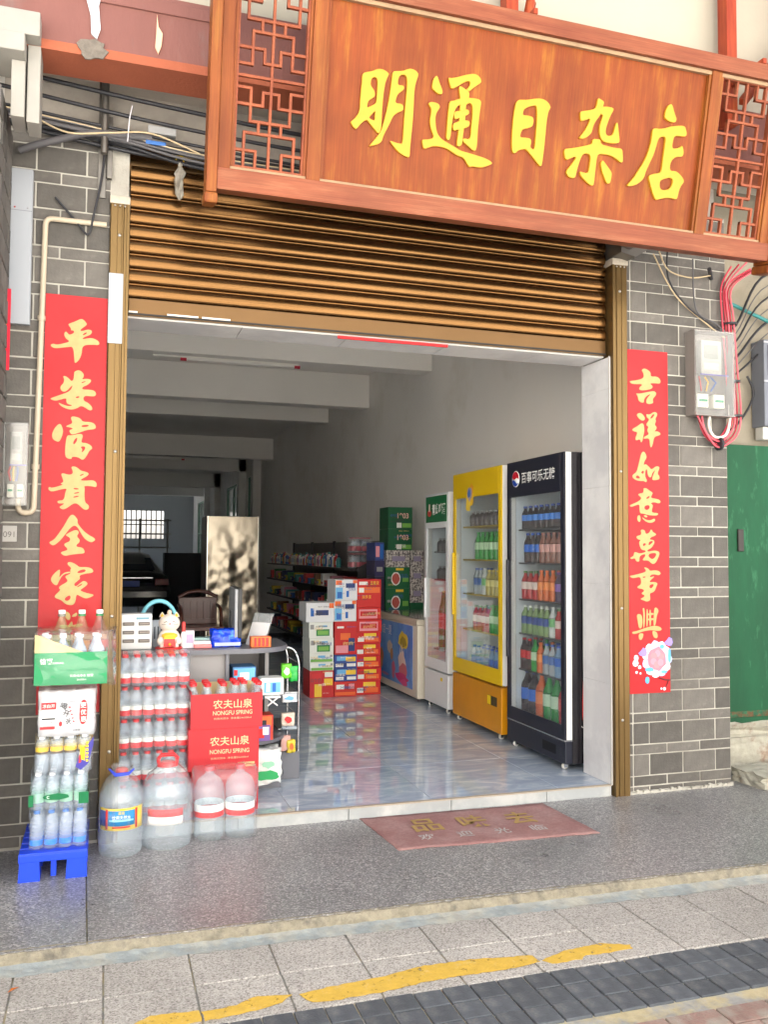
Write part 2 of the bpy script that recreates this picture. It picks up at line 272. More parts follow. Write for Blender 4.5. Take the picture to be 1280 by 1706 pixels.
G_LEFT = [[[[-226,2618,-212,2613,-196,2594,-200,2585,-225,2564,-228,2555,-214,2556,-191,2566,-174,2563,-171,2551,-182,2537,-213,2523,-217,2512,-184,2523,-158,2521,-135,2507,-136,2489,-166,2490,-216,2483,-218,2440,-228,2409,-250,2386,-253,2407,-259,2473,-286,2468,-345,2456,-364,2465,-366,2475,-353,2481,-337,2475,-286,2492,-278,2499,-298,2513,-305,2533,-297,2549,-284,2535,-276,2531,-256,2543,-259,2555,-273,2554,-271,2563,-285,2581,-283,2587,-254,2600],[-195,2552,-213,2543,-216,2532,-198,2542]]],[[[-235,2355,-221,2353,-206,2337,-206,2322,-217,2309,-191,2315,-171,2311,-171,2300,-188,2282,-213,2270,-212,2258,-173,2260,-153,2255,-144,2241,-150,2228,-167,2226,-198,2228,-207,2216,-203,2201,-183,2193,-163,2173,-162,2157,-177,2154,-197,2168,-217,2176,-234,2162,-262,2152,-293,2159,-316,2173,-325,2187,-302,2177,-274,2169,-254,2176,-282,2181,-287,2196,-286,2211,-316,2200,-339,2193,-361,2200,-359,2206,-317,2224,-270,2245,-256,2279,-267,2269,-284,2247,-300,2240,-313,2248,-317,2266,-301,2285,-298,2304,-305,2320,-294,2322,-277,2311,-265,2297,-255,2303,-252,2334,-252,2346],[-227,2224,-244,2219,-238,2212,-223,2218],[-194,2303,-214,2297,-219,2289,-202,2295]]],[[[-315,2082,-304,2069,-296,2040,-312,1991,-326,1989,-346,2001,-350,2019,-346,2040,-333,2065]],[[-258,2120,-239,2119,-216,2111,-207,2095,-170,2096,-150,2089,-141,2071,-149,2060,-186,2055,-214,2043,-254,2027,-265,2035,-270,2050,-249,2058,-266,2064,-284,2066,-283,2072,-252,2085,-264,2110],[-175,2081,-204,2080,-215,2072,-203,2068,-181,2072]],[[-278,2025,-259,2023,-214,2036,-203,2026,-208,2008,-212,1989,-185,1989,-162,1976,-157,1961,-171,1952,-181,1930,-194,1908,-206,1902,-223,1916,-254,1918,-255,1905,-274,1907,-285,1917,-287,1950,-284,1998],[-229,2017,-242,2006,-250,1988,-247,1977,-234,1991],[-190,1971,-210,1971,-213,1965,-204,1956,-211,1938,-195,1951]]],[[[-247,1870,-228,1865,-210,1848,-182,1843,-170,1834,-181,1821,-209,1805,-209,1799,-184,1799,-152,1803,-135,1793,-132,1778,-137,1767,-157,1772,-194,1773,-189,1761,-191,1737,-188,1689,-168,1677,-168,1659,-181,1651,-195,1656,-215,1676,-229,1685,-246,1681,-271,1660,-290,1651,-307,1661,-305,1667,-280,1684,-311,1681,-318,1689,-314,1696,-286,1698,-281,1740,-273,1759,-307,1750,-345,1739,-359,1747,-361,1758,-354,1764,-346,1757,-288,1776,-307,1780,-293,1788,-291,1794,-297,1812,-303,1829,-294,1834,-266,1825,-249,1831,-248,1846,-257,1864],[-220,1760,-245,1761,-239,1753,-217,1754],[-215,1742,-240,1737,-240,1731,-216,1736],[-216,1724,-243,1718,-243,1711,-219,1717],[-194,1835,-213,1828,-215,1820,-198,1828]]],[[[-250,1628,-236,1625,-218,1601,-222,1587,-202,1559,-174,1531,-129,1507,-147,1491,-160,1491,-184,1506,-201,1531,-225,1574,-248,1569,-274,1533,-299,1498,-328,1472,-342,1477,-353,1489,-329,1501,-307,1533,-281,1575,-264,1611]],[[-241,1548,-221,1552,-211,1538,-224,1520,-207,1503,-210,1488,-223,1478,-223,1467,-193,1464,-183,1446,-186,1434,-219,1432,-252,1427,-275,1421,-291,1430,-297,1440,-272,1448,-262,1455,-281,1474,-279,1484,-253,1495,-254,1513,-275,1523,-271,1530]]],[[[-301,1357,-296,1345,-302,1310,-283,1338,-250,1345,-247,1338,-283,1331,-302,1296,-309,1275,-324,1280,-337,1296,-339,1310,-328,1331]],[[-261,1392,-241,1390,-218,1376,-208,1366,-171,1367,-148,1360,-139,1346,-147,1337,-177,1334,-207,1325,-201,1309,-216,1296,-232,1282,-222,1268,-196,1292,-183,1299,-166,1288,-169,1276,-195,1257,-202,1250,-168,1236,-130,1228,-155,1214,-174,1209,-198,1220,-218,1233,-221,1198,-230,1180,-247,1177,-270,1184,-290,1205,-316,1213,-321,1225,-291,1254,-301,1261,-298,1272,-269,1289,-259,1299,-273,1317,-269,1324,-247,1334,-250,1352,-244,1362,-264,1379],[-184,1357,-211,1348,-219,1336,-190,1338,-174,1348],[-248,1229,-270,1216,-273,1202,-257,1198,-244,1212],[-188,1288,-212,1273,-219,1264,-197,1274]]],[[[-269,1150,-249,1139,-242,1121,-248,1102,-260,1106,-272,1129]],[[-213,1144,-236,1128,-237,1118,-212,1124]],[[-235,1100,-245,1090,-257,1069,-257,1035,-237,1041,-231,1076]],[[-294,1084,-238,1076,-192,1089,-178,1075,-237,1059,-290,1063]],[[-250,1035,-230,1034,-232,954,-248,948]],[[-308,1012,-247,1024,-170,1019,-170,1001,-243,1000,-305,991]]]]
G_RIGHT = [[[[3075,2598,3098,2597,3129,2577,3125,2550,3175,2555,3199,2535,3197,2510,3159,2511,3117,2508,3143,2492,3135,2475,3097,2464,3048,2459,3040,2475,3075,2501,2995,2494,2974,2507,2980,2514,3022,2520,3077,2537,3075,2570,3060,2586]],[[3017,2441,3044,2438,3105,2453,3151,2463,3168,2449,3162,2433,3139,2412,3146,2383,3096,2375,3091,2406,3131,2446,3097,2429,3077,2405,3077,2385,3058,2383,3036,2396,3034,2419]]],[[[3039,2319,3061,2317,3084,2293,3080,2275,3061,2271,3042,2281,3020,2305]],[[3061,2259,3076,2247,3078,2204,3068,2171,3064,2145,3052,2134,3047,2157,3018,2146,3011,2159,3030,2199,3004,2201,2985,2213,3027,2235]],[[3092,2317,3115,2310,3149,2333,3172,2325,3172,2311,3157,2287,3164,2275,3152,2251,3168,2238,3164,2222,3148,2208,3175,2212,3198,2197,3186,2185,3148,2176,3140,2135,3128,2106,3117,2114,3115,2167,3071,2158,3073,2171,3114,2190,3095,2212,3110,2236,3091,2244,3095,2258,3111,2275,3111,2285,3095,2294],[3149,2320,3130,2306,3119,2287,3134,2290,3151,2310]]],[[[3071,2083,3085,2070,3095,2044,3074,2017,3071,1993,3084,2006,3111,1986,3127,1969,3160,1994,3184,1990,3185,1980,3169,1947,3185,1932,3185,1915,3172,1908,3135,1904,3131,1916,3142,1946,3159,1973,3132,1951,3126,1924,3111,1921,3099,1938,3094,1974,3084,1967,3080,1926,3095,1903,3087,1889,3070,1899,3053,1897,3019,1900,2992,1914,2989,1932,3019,1950,3030,1983,3044,2033,3054,2069],[3026,1933,3012,1922,3022,1912,3046,1913,3039,1925],[3067,1964,3050,1951,3063,1940,3074,1952]]],[[[3069,1855,3090,1854,3110,1841,3137,1827,3127,1812,3120,1795,3158,1791,3185,1784,3193,1770,3178,1761,3144,1770,3116,1762,3137,1751,3129,1727,3126,1704,3170,1703,3174,1693,3156,1685,3102,1688,3068,1697,3044,1696,3038,1722,3039,1755,3007,1745,2984,1736,2967,1741,2974,1749,3028,1769,3048,1784,3052,1796,3028,1811,3035,1819,3066,1824,3069,1840],[3109,1752,3075,1745,3073,1726,3092,1718,3112,1730],[3110,1809,3082,1791,3099,1788,3113,1800]],[[3030,1687,3044,1684,3047,1655,3037,1642,3022,1655,3022,1675]],[[3057,1676,3084,1659,3115,1655,3143,1669,3153,1660,3142,1647,3115,1639,3084,1647,3061,1664]],[[3064,1685,3085,1688,3098,1680,3085,1671]]],[[[3057,1600,3077,1593,3082,1570,3108,1579,3118,1601,3128,1597,3131,1585,3160,1572,3148,1561,3121,1553,3107,1538,3138,1536,3146,1521,3131,1497,3117,1483,3093,1474,3093,1462,3141,1471,3171,1467,3182,1454,3171,1427,3154,1398,3136,1386,3119,1392,3099,1410,3058,1408,3062,1421,3076,1433,3079,1450,3045,1441,3035,1427,3036,1401,3011,1403,3004,1424,2981,1416,2966,1424,2994,1435,2998,1459,3012,1460,3038,1450,3083,1461,3079,1471,3052,1473,3039,1494,3032,1523,3049,1535,3026,1537,3014,1549,3019,1559,3046,1564,3050,1578,3045,1593],[3128,1530,3104,1524,3100,1500,3117,1509,3134,1524],[3073,1517,3059,1508,3066,1494,3086,1509],[3147,1457,3103,1450,3099,1433,3126,1415,3147,1427,3158,1448]]],[[[3065,1367,3085,1366,3105,1354,3109,1345,3153,1350,3180,1342,3189,1328,3173,1317,3139,1325,3112,1319,3108,1304,3139,1313,3139,1307,3108,1284,3108,1275,3139,1278,3166,1269,3156,1252,3145,1223,3124,1211,3107,1208,3110,1179,3110,1165,3086,1156,3063,1165,3036,1173,3066,1185,3070,1197,3050,1203,3050,1212,3070,1223,3057,1235,3026,1238,3015,1247,3043,1261,3047,1279,3041,1310,3003,1302,2980,1302,2963,1314,2973,1316,3024,1325,3078,1338,3082,1351],[3139,1265,3108,1261,3104,1243,3118,1237,3132,1249],[3078,1312,3054,1309,3064,1302,3078,1305]]],[[[2977,975,3013,979,3073,997,3126,1009,3166,1007,3190,994,3190,980,3158,976,3117,984,3065,978,3013,964,2985,961]],[[3025,964,3061,966,3057,942,3044,922,3027,929]],[[3121,982,3157,971,3163,940,3151,930,3129,941]],[[3010,1085,3054,1079,3053,1001,3029,991,3020,1035]],[[3054,1122,3072,1114,3069,1000,3057,997,3060,1079]],[[3082,1117,3094,1106,3091,1007,3079,1003]],[[3102,1106,3114,1109,3115,1010,3101,1008]],[[3139,1121,3159,1119,3171,1098,3156,1074,3146,1009,3130,1009,3134,1078]],[[3092,1086,3134,1089,3134,1075,3092,1072]],[[3092,1055,3138,1057,3136,1044,3092,1041]]]]
from mathutils import noise as mn
# ================================================================== THE SETTING
# ---- granite terrace with chip pattern
def speckle(name, base, dark, light, scale, rough, spec=.5, tint=.06):
    m=bpy.data.materials.new(name); m.use_nodes=True; n=m.node_tree.nodes; l=m.node_tree.links; b=n['Principled BSDF']; MATS[name]=m
    tc=n.new('ShaderNodeTexCoord'); geo=n.new('ShaderNodeNewGeometry')
    vo=n.new('ShaderNodeTexVoronoi'); vo.inputs['Scale'].default_value=scale; vo.feature='F1'; l.new(geo.outputs['Position'],vo.inputs['Vector'])
    sx=n.new('ShaderNodeSeparateColor'); l.new(vo.outputs['Color'],sx.inputs[0])
    cr=n.new('ShaderNodeValToRGB'); e=cr.color_ramp.elements
    e[0].position=0.0; e[0].color=(*dark,1); e[1].position=1.0; e[1].color=(*light,1)
    a=cr.color_ramp.elements.new(.3); a.color=(*base,1); a=cr.color_ramp.elements.new(.68); a.color=tuple(1.15*x for x in base)+(1,)
    l.new(sx.outputs[0],cr.inputs[0])
    nz=n.new('ShaderNodeTexNoise'); nz.inputs['Scale'].default_value=1.6; nz.inputs['Detail'].default_value=6; l.new(geo.outputs['Position'],nz.inputs['Vector'])
    mr=n.new('ShaderNodeMapRange'); mr.inputs[1].default_value=.3; mr.inputs[2].default_value=.7; mr.inputs[3].default_value=1-tint*2; mr.inputs[4].default_value=1+tint*2; l.new(nz.outputs['Fac'],mr.inputs[0])
    mu=n.new('ShaderNodeMix'); mu.data_type='RGBA'; mu.blend_type='MULTIPLY'; mu.inputs[0].default_value=1
    l.new(cr.outputs[0],mu.inputs[6]); l.new(mr.outputs[0],mu.inputs[7]); l.new(mu.outputs[2],b.inputs['Base Color'])
    mr2=n.new('ShaderNodeMapRange'); mr2.inputs[1].default_value=.3; mr2.inputs[2].default_value=.7; mr2.inputs[3].default_value=rough-.08; mr2.inputs[4].default_value=rough+.12; l.new(nz.outputs['Fac'],mr2.inputs[0])
    l.new(mr2.outputs[0],b.inputs['Roughness']); b.inputs['Specular IOR Level'].default_value=spec
    return m
m_granite=speckle('terrace_granite',lin((126,125,125)),lin((92,90,92)),lin((180,178,176)),150,.33,.5,.08)
m_tile=per_object_tint(speckle('pavement_granite',lin((160,156,151)),lin((124,119,114)),lin((188,184,178)),190,.75,.3,.1),.07)
m_cement=mat('cement_joint',lin((150,150,146)),.9,var=.18,vscale=30,bump=.5,bscale=60,col2=lin((176,164,132)),scale2=9)
m_asphalt=mat('road_surface',(.5,.495,.48),.9,var=.2,vscale=40,bump=.3,bscale=200)
m_paver=per_object_tint(mat('dark_paver',lin((82,86,92)),.8,var=.2,vscale=24,bump=.4,bscale=120,col2=lin((108,108,108)),mix2=(.55,.75),scale2=14),.16)
m_redpaver=per_object_tint(mat('red_paver',lin((144,116,108)),.85,var=.2,vscale=24,bump=.4,bscale=120,col2=lin((150,140,130)),mix2=(.45,.65),scale2=14),.14)

g=B(-400,400,-400,-2.6,-.12,-.065,'ground',m_asphalt); struct(g)
g2=B(-400,400,.6,600,-.4,-.2,'ground',m_asphalt); struct(g2)
bed=MB().box(-3,8,-2.62,-1.0,-.2,-.058).build('pavement',m_cement); struct(bed)
tx0=-.064
for r,(ya,yb) in enumerate(((-1.484,-1.21),(-1.752,-1.490))):
    for i in range(-4,14):
        x=tx0+i*.3015; j=random.uniform
        piece('tile',x+.003,x+.3015-.003,ya,yb,-.09,-.050+j(-.0016,.0016),m_tile,bed)
for r in range(3):
    for i in range(-6,40):
        x=-.2+i*.1036
        yb=-1.758-r*.1027
        if x>-1 and x<4: piece('paver',x+.003,x+.1006,yb-.0987,yb,-.09,-.050+random.uniform(-.002,.002),m_paver,bed)
for r in range(4):
    for i in range(-3,22):
        x=-.1+i*.196+(r%2)*.095
        yb=-2.147-r*.1
        if yb>-2.55: piece('red_brick',x+.003,x+.193,yb-.094,yb,-.09,-.050+random.uniform(-.002,.002),m_redpaver,bed)

terrace=MB().prism([(-3,-1.14),(-1.2,-1.15),(-.12,-1.16),(1.0,-1.175),(2.85,-1.215),(4,-1.24),(6,-1.27),(6,.6),(-3,.6)],-.2,-.012,'z').build('terrace',m_cement); struct(terrace)
def slab(pts): return MB().prism(pts,-.06,0,'z').build('slab',m_granite,terrace,.003)
slab([(-3,-1.14),(-.125,-1.155),(-.165,.6),(-3,.6)])
slab([(-.119,-1.155),(1.0,-1.17),(2.85,-1.21),(6,-1.265),(6,.6),(-.159,.6)])
# crumbling tan edge of the terrace and the grey mortar band below it
random.seed(5)
n=230; ra=[]; rb=[]
for i in range(n+1):
    x=-1.2+i*5.2/n; ye=-1.155-.0215*max(0,x); e=.010+.012*max(0,mn.noise(Vector((x*4,.3,0))))+.006*random.uniform(-1,1)
    w=.050+.014*mn.noise(Vector((x*2.3,4,0)))+.006*random.uniform(-1,1)
    ra.append([(x,ye+.006+e,.0012),(x,ye-.004,-.003+random.uniform(-.003,.002)),(x,ye-.014-random.uniform(0,.006),-.022+random.uniform(-.006,.005)),(x,ye-.020,-.040)])
    rb.append([(x,ye-.012,-.033+random.uniform(-.002,.002)),(x,ye-.024-w*.3,-.042+random.uniform(-.0015,.0015)),(x,ye-.03-w*.75,-.0462+random.uniform(-.0008,.0008)),(x,ye-.038-w,-.0492)])
m_tan=mat('tan_mortar',lin((138,131,114)),.92,var=.25,vscale=26,bump=.7,bscale=80,col2=lin((108,103,94)),mix2=(.5,.66),scale2=12)
m_fillet=mat('mortar_fillet',lin((138,145,146)),.9,var=.2,vscale=18,bump=.5,bscale=60,col2=lin((160,158,148)),mix2=(.45,.65),scale2=6)
for rows,nm,m in ((ra,'kerb_edge',m_tan),(rb,'mortar_band',m_fillet)):
    struct(MB().add([p for r_ in rows for p in r_],[(i*4+j,(i+1)*4+j,(i+1)*4+j+1,i*4+j+1) for i in range(n) for j in range(3)],0,False).build(nm,m))
# worn yellow line
m_yellow=mat('yellow_road_paint',lin((204,168,70)),.75,var=.12,vscale=30,bump=.4,bscale=90,col2=lin((205,176,110)),mix2=(.56,.7),scale2=26)
_n=m_yellow.node_tree.nodes; _l=m_yellow.node_tree.links
_g=_n.new('ShaderNodeNewGeometry'); _z=_n.new('ShaderNodeTexNoise'); _z.inputs['Scale'].default_value=34; _z.inputs['Detail'].default_value=5; _z.inputs['Roughness'].default_value=.7; _l.new(_g.outputs['Position'],_z.inputs['Vector'])
_r=_n.new('ShaderNodeMapRange'); _r.inputs[1].default_value=.33; _r.inputs[2].default_value=.40; _l.new(_z.outputs['Fac'],_r.inputs[0]); _l.new(_r.outputs[0],_n['Principled BSDF'].inputs['Alpha'])
line=thing('painted_line','worn yellow painted line broken into three lengths across pavement tiles','road marking',(0,0,0))
for poly in ([(28,-1550),(88,-1506),(246,-1522),(252,-1530),(252,-1592),(179,-1597)],[(258,-1536),(305,-1532),(378,-1522),(420,-1496),(458,-1486),(575,-1509),(530,-1552),(443,-1575),(350,-1588),(258,-1594)],
 [(598,-1516),(649,-1501),(808,-1490),(952,-1473),(1082,-1444),(1302,-1450),(1534,-1489),(1537,-1543),(1401,-1562),(1230,-1558),(1037,-1565),(893,-1585),(714,-1591),(630,-1582)],
 [(1549,-1536),(1672,-1489),(1843,-1474),(1953,-1519),(1941,-1549),(1791,-1558),(1730,-1549),(1703,-1573),(1572,-1574)]):
    pts=[(-.0913+(a/1000+.0913)*.9553,-4.6173+(b/1000+4.6173)*.9553) for a,b in poly]; q=[]
    for i in range(len(pts)):
        a,b=pts[i],pts[(i+1)%len(pts)]; k=max(2,int(math.dist(a,b)/.018))
        for t in range(k): q.append((a[0]+(b[0]-a[0])*t/k+random.uniform(-.004,.004),a[1]+(b[1]-a[1])*t/k+random.uniform(-.004,.004)))
    MB().prism(q,-.0488,-.0478,'z').build('paint_stroke',m_yellow,line)
lf=MB().add([(0,0,0),(.016,.008,.006),(.04,.004,.003),(.016,-.008,.008)],[(0,1,2,3)]).build('fallen_leaf',mat('dry_leaf',lin((170,92,30)),.7),loc=(-.372,-1.36,-.044),rz=.5)
md=lf.modifiers.new('s','SOLIDIFY'); md.thickness=.0012
tag(lf,'small dry orange leaf lying on the pavement at lower left','leaf')

# ---- brick piers
m_mortar=mat('mortar_cream',lin((180,176,166)),.9,var=.12,vscale=20,bump=.4,bscale=60,col2=lin((124,118,108)),mix2=(.5,.75),scale2=2.5)
m_brick=per_object_tint(mat('grey_brick',lin((98,94,89)),.85,var=.16,vscale=14,bump=.35,bscale=70,col2=lin((124,119,112)),mix2=(.48,.7),scale2=2.6),.26)
J=.0042
def courses(z_short_top):
    zs=[]; z=z_short_top
    while z>0: z-=.19
    z+=.19*0
    k=z
    while k<3.62:
        zs.append((k-.06,k,'short')); zs.append((k,k+.13,'tall')); k+=.19
    return zs
def lay(parent,xa,xb,ztop,ph_tall,ph_short,zst,yf,extra=None):
    for z0,z1,kind in courses(zst):
        z0=max(z0,.012); z1=min(z1,ztop)
        if z1-z0<.02: continue
        ph=ph_tall if kind=='tall' else ph_short
        xs=[xa]; x=ph
        while x>xa: x-=.2405
        while x<xb:
            if x>xa+.012: xs.append(x)
            if extra and abs(x-extra)>.02 and False: pass
            x+=.2405
        xs.append(xb); 
        if extra: xs=sorted(set(xs+[extra]))
        for a,b in zip(xs,xs[1:]):
            if b-a<.02: continue
            d=random.uniform(-.0022,.0022); q_=lambda:random.uniform(-.0013,.0013)
            piece('brick',a+(J+q_() if a>xa else 0),b-(J+q_() if b<xb else 0),yf+d,yf+.03,z0+J*.9+q_(),z1-J*.9+q_(),m_brick,parent)
random.seed(3)
wr=thing('brick_wall','grey brick pier with pale pointing right of the doorway','wall',(0,0,0))
B(2.853,3.70,.0035,.33,0,3.62,'mortar',m_mortar,wr)
lay(wr,2.952,3.698,3.6,3.104,3.229,1.812-9*.19,-.001,extra=2.99)
wl_=thing('brick_wall','grey brick pier with pale pointing left of the doorway','wall',(0,0,0))
B(-.62,-.005,.0035,.33,0,3.55,'mortar',m_mortar,wl_)
lay(wl_,-.60,-.097,3.55,-.212,-.335,1.0758-5*.19-.19*0,-.001)
# mortar smear at the foot of the right pier
sm=MB(); random.seed(9)
for i in range(46):
    x=2.955+i*.0163; h=random.uniform(.008,.026); sm.box(x,x+.0163,-.012-random.uniform(0,.006),.002,0,h)
sm.build('mortar_smear',m_mortar,wr)
# projecting pilaster at the far left; only its right flank shows
pil=thing('brick_pilaster','projecting grey brick pilaster at the far left edge','pilaster',(0,0,0))
B(-1.1,-.572,-.55,.0,0,3.45,'mortar',m_mortar,pil)
for k in range(29):
    z0=.02+k*.12; off=(k%2)*.11
    for a,b in ((-.56+off,-.56+off+.21),(-.34+off,-.34+off+.21),(-.12+off-.0,min(-.003,-.12+off+.21))):
        a=max(a,-.548); b=min(b,-.004)
        if b-a>.02: piece('brick',-.59,-.562+random.uniform(-.002,.002),a+.005,b-.005,z0+.005,z0+.115,m_brick,pil)

# ---- concrete over the door, beam, upper storey
m_conc=mat('grey_concrete',lin((176,168,158)),.9,var=.15,vscale=5,bump=.3,bscale=30,col2=lin((140,132,122)),mix2=(.5,.8),scale2=3)
m_pink=mat('pink_stucco',lin((122,80,73)),.85,var=.1,vscale=4,bump=.25,bscale=60,col2=lin((116,100,96)),mix2=(.58,.76),scale2=2.6,stretch=(1,1,.35))
m_brown=mat('brown_stucco',lin((158,86,60)),.85,var=.1,vscale=5,bump=.2,bscale=60)
m_white=mat('cream_plaster',lin((168,161,144)),.85,var=.05,vscale=2,bump=.1,bscale=40)
hw=thing('lintel_wall','concrete band above the roller shutter behind the cables','wall')
B(-.62,3.7,.10,.33,3.56,4.4,'concrete_band',m_conc,hw)
B(-.005,2.835,.16,.33,2.672,3.56,'lintel',m_conc,hw)
slabu=B(-1.1,6,-.26,.10,3.86,3.96,'soffit_slab',m_conc,hw)
bm_=thing('facade_beam','pink stucco beam with brown painted underside above the shop sign','beam')
B(-1.3,6,-.45,-.24,3.7805,4.085,'pink_face',m_pink,bm_)
B(-1.3,6,-.456,-.235,3.735,3.7795,'brown_edge',m_brown,bm_)
B(-1.3,.47,-.462,-.45,4.0,4.06,'moulding',m_pink,bm_,.006)
# patched cement spots and a crack of flaked paint
def blob(cx,cz,rx,rz_,n=18,seed=1,j=.2):
    r=random.Random(seed); return [(cx+rx*math.cos(2*PI*i/n)*(1+r.uniform(-j,j)),cz+rz_*math.sin(2*PI*i/n)*(1+r.uniform(-j,j))) for i in range(n)]
MB().prism(blob(-.19,3.765,.062,.05,seed=2),-.464,-.456,'y').build('cement_patch',mat('cement_patch',lin((112,104,95)),.95,var=.25,vscale=40,bump=.6,bscale=80),bm_)
MB().prism([(-.16,4.2),(-.215,4.2),(-.225,4.02),(-.2,3.93),(-.195,3.84),(-.17,3.82),(-.155,3.87),(-.165,3.98),(-.145,4.06)],-.4615,-.4495,'y').build('white_stain',mat('limewash_stain',lin((196,200,204)),.9,var=.15,vscale=30),bm_)
MB().prism([(.098,3.99),(.105,3.93),(.125,3.90),(.12,3.84),(.107,3.80),(.092,3.83),(.096,3.9)],-.4618,-.4495,'y').build('flaked_paint',mat('bare_plaster',lin((222,180,150)),.9),bm_)
up=thing('upper_wall','cream plaster upper storey wall above the sign','wall')
B(-9,14,-.43,-.2,4.0855,7.6,'plaster',m_white,up); B(-9,14,-.199,14,4.45,7.6,'sun_block_storey',m_white,up); B(-9,14,-.9,14,7.601,7.75,'sun_block_roof',m_conc,up)  # unseen storey mass and roof added wide and tall to block the sun
B(3.75,4.4,-.75,-.44,3.7,5.6,'purple_column',P('mauve_paint',(176,128,134),.8,var=.06,vscale=4),up)

# ---- recess right of the pier
rc=thing('side_wall','beige plastered wall in the recess right of the brick pier','wall')
B(3.7,6,.36,.55,0,4.4,'plaster',mat('beige_render',lin((148,140,124)),.9,var=.14,vscale=4,bump=.3,bscale=50,col2=lin((140,130,110)),mix2=(.5,.75),scale2=3),rc)
gg=thing('green_gate','green painted sheet metal gate with dark latch plate','gate')
m_gate=mat('green_gate_paint',lin((12,76,46)),.7,var=.24,vscale=5,bump=.4,bscale=18,col2=lin((52,114,80)),mix2=(.58,.74),scale2=13,stretch=(1,1,.3))
B(3.74,5.3,.26,.30,.335,2.195,'gate_leaf',m_gate,gg,.004)
B(3.985,4.03,.245,.26,1.47,1.62,'latch',P('dark_metal',(62,58,56),.5,metal=.5),gg,.004)
B(3.74,5.3,.25,.26,.32,.36,'bottom_rail',m_gate,gg,.003)
B(3.745,5.3,.2575,.2595,.361,.40,'rust_band',mat('gate_rust',lin((96,72,48)),.9,var=.4,vscale=30,col2=lin((40,92,66)),mix2=(.45,.55),scale2=16),gg)
m_old=mat('old_concrete',lin((166,162,148)),.95,var=.25,vscale=14,bump=.8,bscale=26,col2=lin((128,98,80)),mix2=(.55,.7),scale2=5)
pb=thing('concrete_plinth','crumbling concrete plinth under the green gate','plinth')
def lump(x0,x1,y0,y1,z0,z1,name,parent,seed,j=.02):
    b=bmesh.new(); bmesh.ops.create_cube(b,size=1); bmesh.ops.subdivide_edges(b,edges=b.edges,cuts=5,use_grid_fill=True); r=random.Random(seed)
    for v in b.verts:
        c=v.co; c.x=(x0+x1)/2+c.x*(x1-x0); c.y=(y0+y1)/2+c.y*(y1-y0); c.z=(z0+z1)/2+c.z*(z1-z0)
        c+=Vector((r.uniform(-j,j),r.uniform(-j,j),r.uniform(-j,j)))
    me=bpy.data.meshes.new(name); b.to_mesh(me); b.free(); return obj(name,me,m_old,parent)
lump(3.74,5.4,.20,.36,-.02,.24,'concrete_block',pb,4,.012)
lump(3.72,5.4,.23,.36,.235,.325,'brick_rubble',pb,6,.02)
st=lump(3.80,4.5,-.16,.12,-.03,.085,'stone_block',None,8,.014); tag(st,'rough stone block lying on the terrace below the green gate','stone')

# ---- door surround in pale tiles, threshold step
m_jamb=mat('pale_wall_tile',lin((206,204,204)),.22,var=.05,vscale=3,col2=lin((224,222,220)),scale2=2,spec=.5)
ds=thing('door_surround','pale marble tiled jambs and lintel lining the shop doorway','door frame')
for i,(z0,z1) in enumerate(((.0635,.6618),(.6625,1.2618),(1.2625,1.8618),(1.8625,2.4618),(2.4625,2.655))): B(2.838,2.85,.0,.325,z0,z1,'jamb_tile',m_jamb,ds,.001)
for i in range(5): B(.0+i*.6,min(.597+i*.6,2.837),.062,.325,2.66,2.671,'lintel_tile',m_jamb,ds,.001)
B(2.832,2.8375,-.004,.002,.063,2.66,'edge_trim',P('white_trim',(190,186,180),.5),ds)
B(-.005,2.832,.058,.0615,2.6615,2.672,'head_trim',MATS['white_trim'],ds)
redt=B(1.13,1.79,.045,.0575,2.642,2.658,'red_strip',P('red_paper',(205,20,26),.6)); tag(redt,'narrow red strip hanging below the shutter bottom bar','paper strip')

# ---- interior shell
m_wall=mat('interior_white',lin((238,235,230)),.7,var=.03,vscale=1.2,bump=.08,bscale=14,col2=lin((224,219,210)),mix2=(.5,.75),scale2=1.3)
m_ceil=mat('interior_ceiling',lin((238,235,230)),.85,var=.03,vscale=1.2)
YE=31.0
def glossy_tile():
    m=bpy.data.materials.new('blue_marble_tile'); m.use_nodes=True; n=m.node_tree.nodes; l=m.node_tree.links; b=n['Principled BSDF']
    geo=n.new('ShaderNodeNewGeometry'); mp=n.new('ShaderNodeMapping'); mp.inputs['Rotation'].default_value=(0,0,.5); mp.inputs['Scale'].default_value=(1.3,3.2,1)
    l.new(geo.outputs['Position'],mp.inputs[0])
    nz=n.new('ShaderNodeTexNoise'); nz.inputs['Scale'].default_value=2.6; nz.inputs['Detail'].default_value=9; nz.inputs['Roughness'].default_value=.62; nz.inputs['Distortion'].default_value=1.2
    l.new(mp.outputs[0],nz.inputs['Vector'])
    cr=n.new('ShaderNodeValToRGB'); e=cr.color_ramp.elements; e[0].position=.38; e[0].color=(*lin((164,177,196)),1); e[1].position=.72; e[1].color=(*lin((214,221,229)),1)
    a=e.new(.52); a.color=(*lin((180,192,208)),1)
    l.new(nz.outputs['Fac'],cr.inputs[0]); l.new(cr.outputs[0],b.inputs['Base Color'])
    b.inputs['Roughness'].default_value=.025; b.inputs['Specular IOR Level'].default_value=1.0
    return m
m_floor=glossy_tile()
fl=B(-1.3,3.32,.02,YE,-.25,.0595,'floor',P('tile_grout',(150,156,164),.6)); struct(fl)
for i in range(-2,5):
    for k in range(11):
        xa=.1+i*.8; ya=.026+k*.8; xb=min(xa+.7985,3.3)
        if xb<-1 or xa>3.3: continue
        piece('floor_tile',max(xa,-1.28),xb,ya,ya+.7985,.05,.0623,m_floor,fl)
B(-1.28,3.3,.026+11*.8,YE,.05,.0615,'far_floor',m_floor,fl)
m_step=mat('white_marble_step',lin((158,161,162)),.4,var=.08,vscale=6,col2=lin((178,179,177)),scale2=4)
